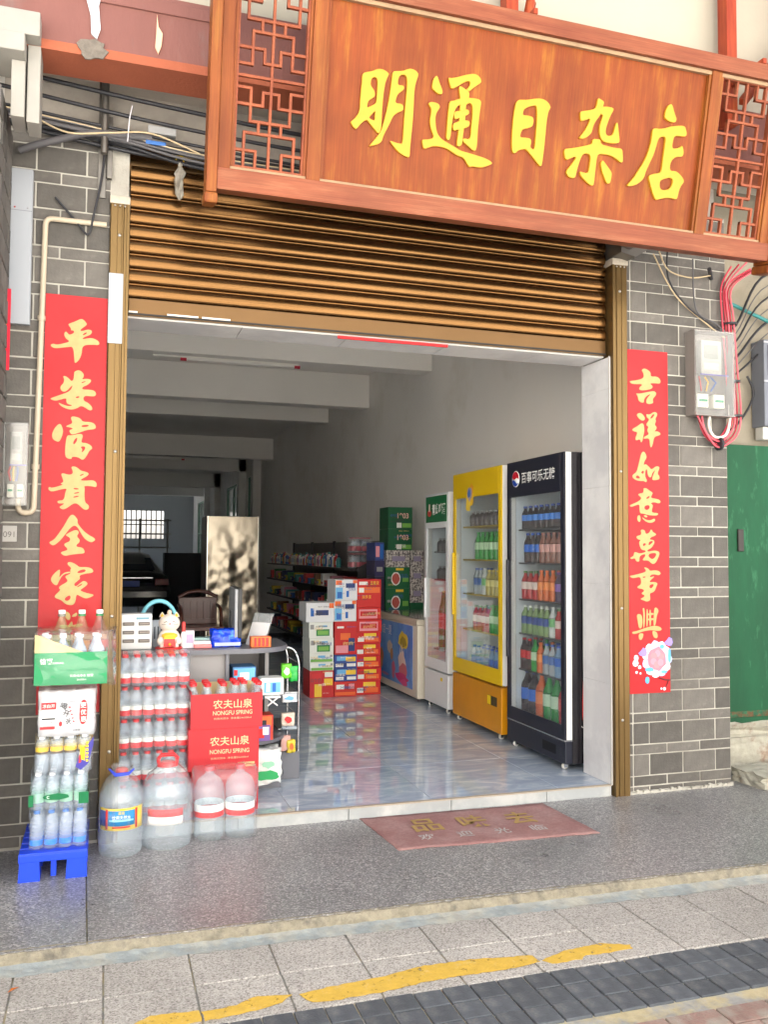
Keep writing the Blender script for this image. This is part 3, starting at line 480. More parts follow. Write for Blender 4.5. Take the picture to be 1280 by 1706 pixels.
sp=thing('door_step','low white marble threshold step with cream nosing','step')
for a,b in ((-.005,.598),(.602,1.198),(1.202,1.798),(1.802,2.398),(2.402,2.834)): B(a,b,.0,.019,.0,.058,'step_tile',m_step,sp,.001)
B(-.005,2.834,-.003,.024,.0585,.0665,'nosing',P('cream_grout',(164,152,136),.7,var=.12,vscale=30),sp,.002)
wR=B(3.3,3.42,.33,YE,-.1,4.4,'wall_right',m_wall); 
# windows punched by splitting: right wall has two far windows, built as boxes around openings
bpy.data.objects.remove(wR)
wR=MB()
wins=((15.9,17.2),(18.6,21.2),(26.0,29.4))
ys=[.33]
for a,b in wins: ys+=[a,b]
ys.append(YE)
for a,b in zip(ys[::2],ys[1::2]): wR.box(3.3,3.42,a,b,-.1,4.4)
for a,b in wins: wR.box(3.3,3.42,a,b,-.1,.9); wR.box(3.3,3.42,a,b,3.3,4.4)
wR=wR.build('wall_right',m_wall); struct(wR)
m_wg=mat('green_window_glass',lin((84,120,104)),.1,alpha=.86)
m_wf=P('green_window_frame',(120,150,134),.5)
for a,b in wins:
    w=B(3.36,3.366,a,b,.9,3.3,'window',m_wg,wR)
    q=MB()
    for yy in (a,(a+b)/2-.02,b-.05): q.box(3.33,3.39,yy,yy+.05,.9,3.3)
    for zz in (.9,2.1,3.25): q.box(3.332,3.388,a,b,zz,zz+.05)
    q.build('frame',m_wf,w)
struct(B(-1.42,-1.3,.33,YE,-.1,4.4,'wall_left',m_wall))
wB=MB(); wB.box(-1.42,.45,YE,YE+.12,-.1,4.4); wB.box(2.15,3.42,YE,YE+.12,-.1,4.4); wB.box(.45,2.15,YE,YE+.12,-.1,1.95); wB.box(.45,2.15,YE,YE+.12,3.05,4.4)
wB=wB.build('wall_back',P('rear_wall_grey',(150,154,156),.8)); struct(wB)
for i in range(9): B(.5+i*.19,.54+i*.19,YE-.03,YE,1.95,3.05,'window_bar',P('dark_bar',(40,42,46),.5),wB)
B(.45,2.15,YE-.035,YE-.005,2.48,2.52,'window_bar',MATS['dark_bar'],wB)
cl=B(-1.42,3.42,.33,YE+.12,3.86,4.39,'ceiling',m_ceil); struct(cl)
for i,(y,zb,t) in enumerate(((4.25,3.44,.25),(6.64,3.41,.25),(8.91,3.53,.25),(13.7,3.42,.3),(17.4,3.48,.25),(22.5,3.42,.3),(26.5,3.4,.3))):
    B(-1.3,3.3,y,y+t,zb,3.858,'beam',m_ceil,cl,.004)
B(-1.3,.1,8.65,8.905,3.3,3.855,'dropped_panel',m_ceil,cl)
for y in (15.2,17.4,22.5,25.3): B(3.12,3.3,y,y+.35,.06,3.858,'pilaster',m_wall,wR)
# inner faces of the facade piers
struct(B(-1.42,-.0,.331,.36,.06,3.858,'wall_front_inner',m_wall))
struct(B(2.852,3.3,.331,.345,.06,3.858,'wall_front_inner',m_wall))
struct(B(0.0,2.85,.331,.345,2.672,3.858,'wall_front_inner',m_wall))

# added house blocks, out of view, that keep the sun off the terrace
for x0,x1,nm in ((-9,-1.45,'left'),(6.0,14,'right')):
    nb=thing('added_shade_house','added unseen plastered house shading the terrace beside the shop on its %s side'%nm,'house',(0,0,0)); B(x0,x1,.0,14,-.1,4.449,'wall',m_white,nb)
# houses added behind the viewer, out of view, to bounce sunlight into the shop
m_opp=mat('bounce_plaster',lin((238,235,229)),.85,var=.06,vscale=1.5); m_win=P('bounce_house_window',(70,84,92),.15); m_shop=P('bounce_house_shutter',(190,184,172),.5)
for i,(x0,x1,h) in enumerate(((-11.5,-4.2,6.4),(-4.15,3.4,7.0),(3.45,11.5,6.2))):
    ho=thing('light_bounce_house','added unseen plastered house behind the viewer bouncing sunlight at the shop, %s of three'%('left','middle','right')[i],'house',((x0+x1)/2,-8.6,-.06)); w=(x1-x0)/2
    B(-w,w,-5,0,0,h,'wall',m_opp,ho); B(-w-.2,w+.2,-5.2,.35,h+.001,h+.16,'roof',m_conc,ho)
    for k in range(3):
        cx=-w+ (2*k+1)*w/3
        B(cx-.45,cx+.45,.001,.05,3.8,5.0,'window',m_win,ho)
    for k in range(2): B(-w*.5+k*w-.9,-w*.5+k*w+.9,.001,.05,.02,2.5,'shutter',m_shop,ho)
# ================================================================== SIGN
ST=math.radians(12)
def wood(name,a,b,c,stretch,rough=.5):
    m=bpy.data.materials.new(name); m.use_nodes=True; n=m.node_tree.nodes; l=m.node_tree.links; bs=n['Principled BSDF']; MATS[name]=m
    tc=n.new('ShaderNodeTexCoord'); mp=n.new('ShaderNodeMapping'); mp.inputs['Scale'].default_value=stretch; l.new(tc.outputs['Object'],mp.inputs[0])
    nz=n.new('ShaderNodeTexNoise'); nz.inputs['Scale'].default_value=3.0; nz.inputs['Detail'].default_value=8; nz.inputs['Roughness'].default_value=.65; l.new(mp.outputs[0],nz.inputs['Vector'])
    cr=n.new('ShaderNodeValToRGB'); e=cr.color_ramp.elements; e[0].position=.34; e[0].color=(*a,1); e[1].position=.74; e[1].color=(*c,1); k=e.new(.54); k.color=(*b,1)
    l.new(nz.outputs['Fac'],cr.inputs[0])
    nz2=n.new('ShaderNodeTexNoise'); nz2.inputs['Scale'].default_value=2.2; nz2.inputs['Detail'].default_value=5; l.new(tc.outputs['Object'],nz2.inputs['Vector'])
    mr=n.new('ShaderNodeMapRange'); mr.inputs[1].default_value=.3; mr.inputs[2].default_value=.7; mr.inputs[3].default_value=.82; mr.inputs[4].default_value=1.15; l.new(nz2.outputs['Fac'],mr.inputs[0])
    mu=n.new('ShaderNodeMix'); mu.data_type='RGBA'; mu.blend_type='MULTIPLY'; mu.inputs[0].default_value=1; l.new(cr.outputs[0],mu.inputs[6]); l.new(mr.outputs[0],mu.inputs[7]); l.new(mu.outputs[2],bs.inputs['Base Color'])
    mp3=n.new('ShaderNodeMapping'); mp3.inputs['Scale'].default_value=tuple(8*q if q>1 else q for q in stretch); l.new(tc.outputs['Object'],mp3.inputs[0])
    nz3=n.new('ShaderNodeTexNoise'); nz3.inputs['Scale'].default_value=4.0; nz3.inputs['Detail'].default_value=4; l.new(mp3.outputs[0],nz3.inputs['Vector'])
    mr3=n.new('ShaderNodeMapRange'); mr3.inputs[1].default_value=.3; mr3.inputs[2].default_value=.7; mr3.inputs[3].default_value=.84; mr3.inputs[4].default_value=1.14; l.new(nz3.outputs['Fac'],mr3.inputs[0])
    mu3=n.new('ShaderNodeMix'); mu3.data_type='RGBA'; mu3.blend_type='MULTIPLY'; mu3.inputs[0].default_value=1; l.new(mu.outputs[2],mu3.inputs[6]); l.new(mr3.outputs[0],mu3.inputs[7]); l.new(mu3.outputs[2],bs.inputs['Base Color'])
    bs.inputs['Roughness'].default_value=rough; bs.inputs['Specular IOR Level'].default_value=.22
    bp=n.new('ShaderNodeBump'); bp.inputs['Strength'].default_value=.15; bp.inputs['Distance'].default_value=.004; l.new(nz.outputs['Fac'],bp.inputs['Height']); l.new(bp.outputs[0],bs.inputs['Normal'])
    return m
# local frame of the sign: x along the wall, y upward in the board, z out of the face
w_panel=wood('sign_board_wood',lin((118,52,20)),lin((128,62,22)),lin((150,96,30)),(5,.7,5))
w_frame=wood('sign_frame_wood',lin((116,56,26)),lin((130,70,30)),lin((148,98,42)),(6,.6,6))
w_rail=wood('sign_rail_wood',lin((120,62,42)),lin((132,74,50)),lin((150,98,70)),(.7,7,7))
w_lat=wood('lattice_wood',lin((128,64,42)),lin((140,74,48)),lin((150,86,56)),(3,3,3))
w_edge=P('worn_pale_edge',(150,122,92),.6,var=.15,vscale=20)
sg=thing('shop_sign','wooden shop sign with yellow Chinese characters between two lattice panels','sign',(0,-.60,3.2273))
sg.rotation_euler=(PI/2+ST,0,0)
def sb(x0,x1,w0,w1,d0,d1,name,m,bev=.003,parent=None): return MB().box(x0,x1,w0,w1,d0,d1).build(name,m,parent or sg,bev)
TOP=.93
sb(.852,2.995,-.02,.845,-.05,-.012,'panel',w_panel,.0)
sb(.79,.858,.0,.85,-.06,.022,'stile',w_frame); sb(2.988,3.05,.0,.85,-.06,.022,'stile',w_frame)
sb(.372,.43,-.0,.85,-.06,.022,'stile',w_frame); sb(3.43,3.49,-.0,.85,-.06,.022,'stile',w_frame)
sb(.322,.37,-.115,TOP+.05,-.085,.045,'end_post',w_frame,.005); sb(3.492,3.56,-.115,TOP+.05,-.085,.045,'end_post',w_frame,.005)
sb(.3155,.3765,-.165,-.116,-.09,.05,'post_foot',w_frame,.012); sb(3.486,3.566,-.165,-.116,-.09,.05,'post_foot',w_frame,.012)
sb(.3705,3.4915,-.098,-.0005,-.08,.035,'bottom_rail',w_rail,.005)
sb(.3705,3.4915,.8505,TOP,-.08,.04,'top_rail',w_rail,.005)
for (a,b) in ((.8585,2.9875),(.4305,.7895),(3.0505,3.4295)):     # inner beads, pale worn edges
    for z0,z1 in ((.0,.014),(.83,.8495)): sb(a,b,z0,z1,-.03,.014,'bead',w_edge,.002)
    for x0,x1 in ((a,a+.014),(b-.014,b)): sb(x0,x1,.0145,.8295,-.03,.013,'bead',w_frame,.002)
gold=mat('yellow_letter_paint',lin((190,142,26)),.45,var=.04,vscale=12)
for k,sh in enumerate(G_SIGN):
    obj('character',glyph_mesh(sh,.012,.0015,.0003),gold,sg,(0,0,-.0118))
def lattice(x0,x1,w0,w1):
    fr=MB(); t=.024; fr.box(x0,x0+t,w0,w1,-.03,.004); fr.box(x1-t,x1,w0,w1,-.03,.004); fr.box(x0+t,x1-t,w0,w0+t,-.03,.004); fr.box(x0+t,x1-t,w1-t,w1,-.03,.004)
    pn=fr.build('lattice_panel',w_lat,sg,.002)
    a,b,c,d=x0+t,x1-t,w0+t,w1-t; Wd,H=b-a,d-c; e=.0066
    segs=[(.5,0,.5,1),(0,.5,1,.5)]
    half=[(.12,0,.12,.19),(0,.09,.30,.09),(.30,0,.30,.09),(.12,.19,.5,.19),(.33,.19,.33,.255),(.2,.255,.5,.255),(.2,.255,.2,.435),(0,.435,.2,.435),(0,.345,.38,.345),(.38,.345,.38,.42),(.38,.42,.5,.42)]
    for (p,q,r_,s_) in half:
        for mx in (0,1):
            for my in (0,1):
                segs.append((1-p if mx else p,1-q if my else q,1-r_ if mx else r_,1-s_ if my else s_))
    for i,(p,q,r_,s_) in enumerate(segs):
        p,r_=sorted((p,r_)); q,s_=sorted((q,s_)); h=(i%7)*.0003
        B_=MB().box(a+p*Wd-e,a+r_*Wd+e,c+q*H-e,c+s_*H+e,-.022-h,-.002+h).build('bar',w_lat,pn,.0012,seg=1)
lattice(.4305,.7895,.0015,.85); lattice(3.0505,3.4295,.0015,.85)
# posts and brace carrying the sign above
m_post=wood('red_post_wood',lin((140,52,34)),lin((160,70,42)),lin((180,100,58)),(6,6,.6))
for x in (1.91,3.31):
    p=thing('sign_post','red brown timber post behind the sign, '+('left of the two above its top edge' if x<2 else 'right of the two, with a diagonal brace'),'post',(x,-.52,3.9))
    B(-.035,.035,-.04,.04,.02,1.4,'post',m_post,p,.004); 
    B(-.012,.012,-.3,-.04,.24,.27,'bracket',m_post,p,.002)
    if x>2: MB().tube([(.05,-.06,.15),(.55,-.06,.75)],.03,4).build('brace',m_post,p)
    else: MB().tube([(.05,-.02,.16),(.12,-.02,.5)],.03,4).build('brace',m_post,p)

# ================================================================== ROLLER SHUTTER
m_slat=mat('bronze_slat',lin((108,78,46)),.24,metal=.92,var=.06,vscale=1.2)
m_bar=mat('bronze_bar',lin((100,75,46)),.36,metal=.7,var=.08,vscale=4)
sh=thing('roller_shutter','bronze roller shutter pulled most of the way up','roller shutter',(0,.05,0))
prof=[(.004,-.006),(.004,.002)]
for i in range(15):
    a=PI*i/14; prof.append((-.001-.017*math.sin(a)**.8,.036-.034*math.cos(a)))
prof+=[(.003,.0735)]
slat=MB().sweep(prof,.004,2.836).mesh('slat'); slat.materials.append(m_slat)
for i in range(9): obj('slat',slat,None,sh,(0,0,2.762+i*.079))
bb=MB().box(.004,2.836,-.014,.006,2.668,2.760).build('bottom_bar',m_bar,sh,.003)
B(.004,2.836,-.018,-.0145,2.672,2.682,'seal_strip',P('dark_rubber',(40,38,36),.7),bb)
for a,b in ((.004,.05),(.2,.36),(.38,.53)): B(a,b,-.0165,-.0145,2.683,2.692,'tape',P('clear_tape',(214,206,194),.3),bb)
rl=[]
for i in range(15):
    a=PI*1.02-i*PI/16*1.6; rl.append((.135+.135*math.cos(a),3.5+.135*math.sin(a)))
MB().sweep(rl,.0,2.84).build('rolled_slats',m_slat,sh)
MB().cyl((-.02,.135,3.5),(2.86,.135,3.5),.11,20).build('drum',m_bar,sh)
gear=MB()
gear.lathe((-.035,.135,3.5),[(.105,-.012),(.12,-.01),(.12,.01),(.105,.012)],28,axis='x')
gear.build('sprocket',P('grey_steel',(120,116,110),.4,metal=.8),sh)
MB().tube([(-.04,.135+.124*math.cos(a),3.5+.124*math.sin(a)) for a in [i*2*PI/28 for i in range(28)]],.008,6,closed=True).build('chain',P('black_chain',(44,42,40),.5,metal=.6),sh)
# guide rails
m_rail=mat('bronze_rail',lin((108,86,52)),.36,metal=.7,var=.1,vscale=3,rvar=.08)
def rail(x0,x1,label,left):
    o=thing('guide_rail',label,'shutter rail',((x0+x1)/2,0,0)); w=(x1-x0)/2
    q=MB()
    pro=[(-w,.09),(-w,-.024),(-w+.006,-.03),(-.012,-.03),(-.010,-.026),(.010,-.026),(.012,-.03),(w-.03,-.03),(w-.026,-.024),(w-.014,-.024),(w-.012,-.033),(w,-.033),(w,.09)]
    if not left: pro=[(-a,b) for a,b in pro][::-1]
    MB().prism(pro,0.0,3.24,'z').build('channel',m_rail,o)
    B(-w-.002,w+.002,-.036,.07,3.222,3.262,'end_bracket',P('pale_metal',(190,180,164),.6,metal=.3,var=.2,vscale=30),o,.004)
    for i in range(3): MB().lathe((-w*.5+i*w*.5,-.0365,3.21),[(.0055,0),(.004,-.004),(0,-.005)],8,axis='y').build('screw',P('screw_head',(200,196,190),.3,metal=.8),o)
    for z in (3.06,1.95,1.12,.45): MB().lathe((.0,-.0265,z),[(.009,0),(.009,-.001),(.004,-.0045),(0,-.005)],10,axis='y').build('bolt',MATS['screw_head'],o)
    return o
rL=rail(-.096,-.0,'bronze shutter guide rail at the left side of the doorway',True)
rR=rail(2.845,2.95,'bronze shutter guide rail at the right side of the doorway',False)
fm=B(-.0475,.022,-.0322,-.0305,2.5,2.86,'protective_film',mat('film_white',lin((160,164,170)),.22,var=.05,vscale=8),rL)
hb=thing('shutter_bracket','grey steel end bracket of the shutter drum under the sign','bracket',(2.9,0,3.3))
MB().prism([(-.05,-.03),(.05,-.05),(.13,.0),(.14,.09),(-.05,.13)],-.12,.09,'y').build('plate',MATS['grey_steel'],hb,.006)
MB().lathe((0,-.12,.04),[(.05,0),(.05,-.03),(.02,-.035),(.0,-.036)],14,axis='y').build('bearing',MATS['grey_steel'],hb)
lb=thing('shutter_bracket','grey steel upright bracket hanging beside the shutter chain at left','bracket',(-.14,0,3.25))
MB().box(-.02,.02,-.012,.0,0,.68).build('angle_bar',MATS['grey_steel'],lb,.003); MB().box(.024,.05,-.03,.0,.1,.42).build('side_plate',MATS['grey_steel'],lb,.003)

# ================================================================== COUPLETS
m_red=mat('couplet_red',lin((176,18,26)),.5,var=.06,vscale=3,spec=.4,coat=.06,bump=.3,bscale=5)
m_gold=mat('couplet_gold',lin((168,150,96)),.45,metal=.1,var=.1,vscale=30)
def couplet(x0,x1,z0,z1,label,glyphs,lower):
    o=thing('couplet_banner',label,'banner',((x0+x1)/2,-.004,z0)); c=(x0+x1)/2
    # paper with a slight wave
    nx,nz=6,40; vs=[]; r=random.Random(len(label))
    for j in range(nz+1):
        for i in range(nx+1):
            x=(x0-c)+(x1-x0)*i/nx; z=(z1-z0)*j/nz
            vs.append((x,-.0012-.0016*math.sin(z*5+i*.4)**2,z))
    fs=[(j*(nx+1)+i,j*(nx+1)+i+1,(j+1)*(nx+1)+i+1,(j+1)*(nx+1)+i) for j in range(nz) for i in range(nx)]
    pa=MB().add(vs,fs,0,True).build('paper',m_red,o); s=pa.modifiers.new('t','SOLIDIFY'); s.thickness=.001; s.use_rim=False
    for sh_ in glyphs: obj('character',glyph_mesh(sh_,.0008,0,.0001),m_gold,o,(-c,-.0042,-z0),rot=(PI/2,0,0))
    return o
cl_=couplet(-.394,-.098,.645,2.732,'tall red paper couplet banner left of the doorway, half hidden by bottles',G_LEFT,0)
cr_=couplet(2.962,3.252,.60,2.712,'tall red paper couplet banner right of the doorway with a peony at its foot',G_RIGHT,1)
# peony print at the foot of the right banner (local x about the middle, z above the foot)
def disc(cx,cz,rx,rz_,col,y,n=12,seed=0,j=.12,par=cr_): MB().prism(blob(cx,cz,rx,rz_,n,seed,j),-y,-y-.0003,'y').build('flower_print',P(*col,.5),par)
WH=('petal_white',(232,222,232)); PK=('petal_pink',(226,140,156)); BL=('petal_blue',(92,168,222)); LB=('petal_pale_blue',(176,186,232)); VI=('petal_violet',(150,130,206)); DR=('twig_brown',(96,40,44))
fcx,fcz=.048,.205; y=.0046
for k in range(11):
    a=2*PI*k/11; disc(fcx+.078*math.cos(a),fcz+.086*math.sin(a),.030,.030,WH if k%3 else LB,y+.0001*k,10,k)
disc(fcx,fcz,.066,.074,('petal_rose',(206,122,138)),y+.0016,14,3)
for k in range(6):
    a=2*PI*k/6+.4; disc(fcx+.03*math.cos(a),fcz+.034*math.sin(a),.022,.022,PK if k%2 else ('petal_dusty',(190,132,140)),y+.002+.0001*k,9,k+20)
for (dx,dz,rx,rz_) in ((-.055,-.062,.032,.014),(.035,.075,.016,.014),(.088,.02,.011,.045),(-.072,-.125,.016,.022),(.05,-.078,.022,.009)): disc(fcx+dx,fcz+dz,rx,rz_,BL,y+.0032,8,int(abs(dx)*1000))
for (dx,dz) in ((-.1,.04),(.085,.1)): disc(fcx+dx,fcz+dz,.026,.026,VI,y+.0028,8,5,.35)
for (dx,dz,r_) in ((-.155,-.02,.022),(-.15,.012,.018),(-.125,-.045,.012),(-.147,-.075,.009),(-.12,-.082,.007),(.05,-.182,.011),(.028,-.18,.007)): disc(fcx+dx,fcz+dz,r_,r_,WH,y+.0025,8,int(r_*900))
MB().tube([(.06,-.007,.092),(.1,-.007,.078),(.143,-.007,.075)],.004,5).build('twig_print',P(*DR,.6),cr_)
MB().tube([(.13,-.007,.075),(.11,-.007,.035)],.0025,5).build('twig_print',P(*DR,.6),cr_)
# third banner, cut by the picture edge
pb3=thing('couplet_banner','red poster with a yellow border line cut by the left picture edge','banner',(-.56,-.06,2.30))
B(-.2,.012,-.012,-.008,.02,.42,'paper',P('crimson_paper',(214,12,50),.45),pb3)
MB().tube([(-.2,-.0128,.40),(-.02,-.0128,.39),(-.004,-.0128,.36),(-.01,-.0128,.03)],.0022,5).build('border_line',P('orange_line',(236,150,60),.5),pb3)

# ================================================================== WALL FITTINGS
m_pvc=mat('cream_pvc',lin((190,176,154)),.45,var=.05,vscale=6)
cp=thing('conduit_pipe','cream plastic conduit pipe running down beside the left red banner','pipe',(0,0,0))
def bend(pts,r=.03,n=5):
    pts=[Vector(p) for p in pts]; out=[pts[0]]
    for i in range(1,len(pts)-1):
        a=(pts[i-1]-pts[i]).normalized(); b=(pts[i+1]-pts[i]).normalized(); p0=pts[i]+a*r; p1=pts[i]+b*r
        for t in range(n+1):
            t/=n; out.append((1-t)**2*p0+2*t*(1-t)*pts[i]+t*t*p1)
    return out+[pts[-1]]
MB().tube(bend([(-.112,-.02,3.108),(-.402,-.02,3.108),(-.425,-.02,1.632),(-.497,-.02,1.632),(-.497,-.02,1.70)],.035),.0135,12).build('pipe',m_pvc,cp)
for z,x in ((2.6,-.41),(1.86,-.4215)): MB().tube([(x,-.02,z-.012),(x,-.02,z+.012)],.0185,12).build('saddle',m_pvc,cp)
wp=thing('cable_trunking','tall white metal cable trunking cover at upper left','trunking',(-.515,-.005,2.56))
MB().prism([(-.052,0),(-.052,-.028),(-.046,-.034),(.046,-.034),(.052,-.028),(.052,0)],0,.775,'z').build('cover',mat('white_enamel',lin((160,164,170)),.3,var=.03,vscale=4),wp)
for x,c in ((-.03,('red_screw',(170,60,50))),(.03,('steel_screw',(150,150,150)))): MB().lathe((x,-.0345,.58),[(.005,0),(.0,-.003)],8,axis='y').build('screw',P(*c,.4),wp)
B(-.05,.05,-.0352,-.0342,.565,.567,'seam',P('seam_grey',(120,120,124),.6),wp)
pq=thing('number_plaque','small grey stone plaque numbered 091 on the left pier','plaque',(-.54,-.002,1.49))
B(-.04,.04,-.008,0,0,.078,'plate',P('plaque_grey',(176,172,166),.7,var=.06,vscale=20),pq,.002)
text('091',P('engraved_grey',(110,106,102),.8),pq,(.004,-.0085,.036),h=.028)
# electricity meter boxes
m_clear=clear('clear_meter_cover',(.93,.93,.92),.06,(.5,.49,.48),1.5,.12,.1,8,1.2)
m_back=mat('meter_box_back',lin((128,121,115)),.5,var=.05,vscale=6)
def meter(x,z,w,h,d,label,simple=False):
    o=thing('electricity_meter',label,'meter box',(x,-.002,z))
    B(0,w,-.02,0,0,h,'back_plate',m_back,o,.004)
    sd=MB(); sd.box(0,.008,-d*.85,-.02,0,h); sd.box(w-.008,w,-d*.85,-.02,0,h); sd.box(.008,w-.008,-d*.85,-.02,0,.008); sd.box(.008,w-.008,-d*.85,-.02,h-.008,h); sd.build('side_frame',m_back if not simple else m_clear,o)
    cv=B(-.004,w+.004,-d,-d*.85,-.004,h+.004,'clear_cover',m_clear,o,.008)
    c=MB().box(w*.24,w*.76,-d*.62,-.02,h*.5,h*.9).build('counter',P('meter_white',(168,166,160),.5),o,.006)
    B(w*.32,w*.66,-d*.62-.002,-d*.62,h*.68,h*.84,'display',P('meter_lcd',(140,142,138),.3),c)
    B(w*.30,w*.68,-d*.62-.002,-d*.62,h*.55,h*.63,'rating_plate',P('plate_white',(188,186,180),.5),c)
    B(w*.22,w*.95,-d*.6,-d*.58,h*.485,h*.50,'label_strip',P('violet_print',(112,100,170),.5),o)
    for i,cc in enumerate(((200,60,60),(230,180,50),(70,100,170))): MB().tube([(w*(.25+i*.15),-.04,h*.47),(w*(.2+i*.2),-.07,h*.4),(w*(.28+i*.12),-.05,h*.3)],.005,6).build('wire',P('wire_%d%d%d'%cc,cc,.5),o)
    for a in (.14,.55): 
        br=B(w*a,w*(a+.28),-d*.6,-.02,h*.1,h*.26,'breaker',P('breaker_white',(228,226,214),.5),o,.004); B(w*(a+.04),w*(a+.24),-d*.6-.006,-d*.6,h*.17,h*.195,'switch',P('switch_green',(60,150,110),.5),br)
    return o
meter(3.385,2.315,.295,.535,.11,'clear fronted electricity meter box on the right brick pier')
meter(-.56,1.665,.105,.40,.09,'clear fronted electricity meter box on the left pier by the conduit pipe',True)
m3=thing('electricity_meter','blue grey meter box at the right picture edge in the recess','meter box',(4.2,.355,2.33))
B(0,.3,-.13,0,0,.6,'case',P('slate_plastic',(110,114,124),.4,var=.05,vscale=6),m3,.01)
B(.03,.27,-.134,-.13,.35,.56,'window',P('dark_window',(70,72,80),.15),m3); 
for z in (.31,.58): B(-.004,.304,-.136,-.128,z-.006,z+.006,'seam',P('pale_seam',(170,172,180),.5),m3)
MB().lathe((.05,-.136,.5),[(.02,0),(.02,-.008),(0,-.01)],12,axis='y').build('seal_knob',P('teal_plastic',(40,120,120),.4),m3)
B(.01,.2,-.1,-.02,-.09,0,'cable_entry',P('pale_plastic',(190,188,182),.5),m3,.01)

# ---- cables
def cable(name,label,cols,paths,r,group=None):
    o=thing(name,label,'cable',(0,0,0),group=group)
    for i,p in enumerate(paths):
        pts=[Vector(q) for q in p]; out=[]
        for k in range(len(pts)-1):
            p0,p1,p2,p3=pts[max(k-1,0)],pts[k],pts[k+1],pts[min(k+2,len(pts)-1)]
            for t in range(6):
                t/=6; out.append(.5*((2*p1)+(-p0+p2)*t+(2*p0-5*p1+4*p2-p3)*t*t+(-p0+3*p1-3*p2+p3)*t**3))
        out.append(pts[-1]); rr_=r[i%len(r)] if isinstance(r,(list,tuple)) else r
        MB().tube(out,rr_,7).build('strand',cols[i%len(cols)],o)
    return o
c_bk=P('cable_black',(46,46,50),.5); c_gr=P('cable_grey',(92,90,92),.6); c_be=P('cable_cream',(196,176,140),.6); c_red=P('cable_red',(206,66,84),.4); c_wt=P('cable_white',(224,216,204),.5)
cable('black_cable','thick black cable, upper of the pair under the facade beam',[c_bk],[[(-.65,-.12,3.79),(.2,-.12,3.72),(1.2,-.12,3.68),(2.6,-.12,3.74)]],.011)
cable('black_cable','thick black cable, lower of the pair under the facade beam',[c_bk],[[(-.65,-.11,3.71),(.2,-.11,3.63),(1.2,-.11,3.6),(2.6,-.11,3.66)]],.010)
random.seed(21)
paths=[]
for i in range(15):
    dz=random.uniform(-.045,.05); dy=random.uniform(-.05,.05)
    paths.append([(-.65,-.06+dy,3.60+dz),(-.1,-.06+dy*.6,3.545+dz*.9+random.uniform(-.02,.02)),(.4,-.06+dy,3.50+dz*1.2+random.uniform(-.02,.02)),(1.4,-.06+dy,3.48+dz),(3.0,-.06+dy,3.45+dz)])
cable('cable_bundle','tangled bundle of grey, black and cream cables above the shutter',[c_bk,c_gr,c_bk,c_be,c_gr],paths,[.008,.006,.01,.004,.007])
cable('white_cable','thin cream cable sagging from the left end of the bundle',[c_be],[[(-.46,-.14,3.56),(-.3,-.15,3.50),(-.1,-.15,3.53),(.1,-.14,3.56),(.34,-.12,3.50)]],.0045)
cable('black_cable','black cable hanging down to the conduit pipe at left',[c_bk],[[(-.125,-.03,3.55),(-.14,-.03,3.35),(-.175,-.03,3.15),(-.20,-.03,3.045),(-.26,-.02,3.11),(-.36,-.02,3.22)]],.006)
cable('elbow_pipe','bent grey pipe under the cable bundle at upper left','',[],.01) if False else None
gp=thing('bent_pipe','bent grey pipe below the cable bundle at upper left','pipe',(0,0,0))
MB().tube(bend([(-.53,-.03,3.43),(-.48,-.05,3.45),(-.2,-.09,3.545),(.1,-.09,3.56)],.05),.018,10).build('pipe',c_gr,gp)
rod=thing('hanging_rod','grey steel hanger rod with base plate under the soffit at left','rod',(-.13,-.08,3.3))
MB().cyl((0,0,.15),(0,0,.55),.019,12).build('rod',MATS['grey_steel'],rod); MB().box(-.05,.05,-.05,.05,.545,.558).build('base_plate',P('rusty_plate',(128,92,70),.8),rod)
tie=MB().tube([(.0,-.14,3.69),(-.012,-.15,3.62),(-.02,-.145,3.5)],.0035,5).build('cable_tie',P('tie_white',(206,204,210),.4)); tag(tie,'pale plastic cable tie dangling from the black cables','cable tie')
ub=B(.08,.22,-.1,-.05,3.585,3.625,'junction_box',P('junction_grey',(150,150,150),.6),None,.004); tag(ub,'small grey junction box clipped among the upper cables','box')
bt=B(.07,.17,-.1,-.05,3.525,3.545,'blue_tag',P('tag_blue',(60,110,180),.6),None,.002); tag(bt,'blue label tag wrapped round the upper cable bundle','tag')
# plastic bag knotted with yellow string in front of the shutter
pbg=thing('hanging_plastic_bag','withered clear plastic bag hung by a yellow string before the shutter','bag',(.245,-.06,3.27))
random.seed(4); bg=MB()
prof=[(.004,.0),(.018,.03),(.026,.07),(.022,.11),(.026,.14),(.010,.17),(.012,.19)]
vs=[]
for r_,z in prof:
    for j in range(12):
        a=2*PI*j/12; q=r_*(1+random.uniform(-.4,.4)); vs.append((q*math.cos(a),q*math.sin(a),z+random.uniform(-.004,.004)))
bg.add(vs,[(i*12+j,i*12+(j+1)%12,(i+1)*12+(j+1)%12,(i+1)*12+j) for i in range(len(prof)-1) for j in range(12)],0,False)
bg.build('bag',mat('crumpled_film',lin((150,144,132)),.25,alpha=.75,var=.2,vscale=60),pbg)
MB().tube([(0,0,.18),(-.022,0,.205),(-.012,0,.235),(.012,0,.23),(.02,0,.2),(0,0,.18)],.004,6).build('string',P('yellow_string',(214,180,50),.6),pbg)
# white capital / duct at the top left
dk=thing('white_duct','white painted downpipe box at the top left corner','duct',(-.41,-.34,3.38))
m_dk=mat('white_duct_paint',lin((152,148,140)),.6,var=.08,vscale=6)
B(-.25,.0,-.2,.06,.36,.47,'cap',m_dk,dk,.006); B(-.3,-.06,-.22,.04,.27,.355,'collar',m_dk,dk,.006); B(-.12,-.062,-.14,.03,.01,.268,'panel',m_dk,dk,.004); B(-.055,-.0,-.12,.03,.0,.358,'panel',m_dk,dk,.004)
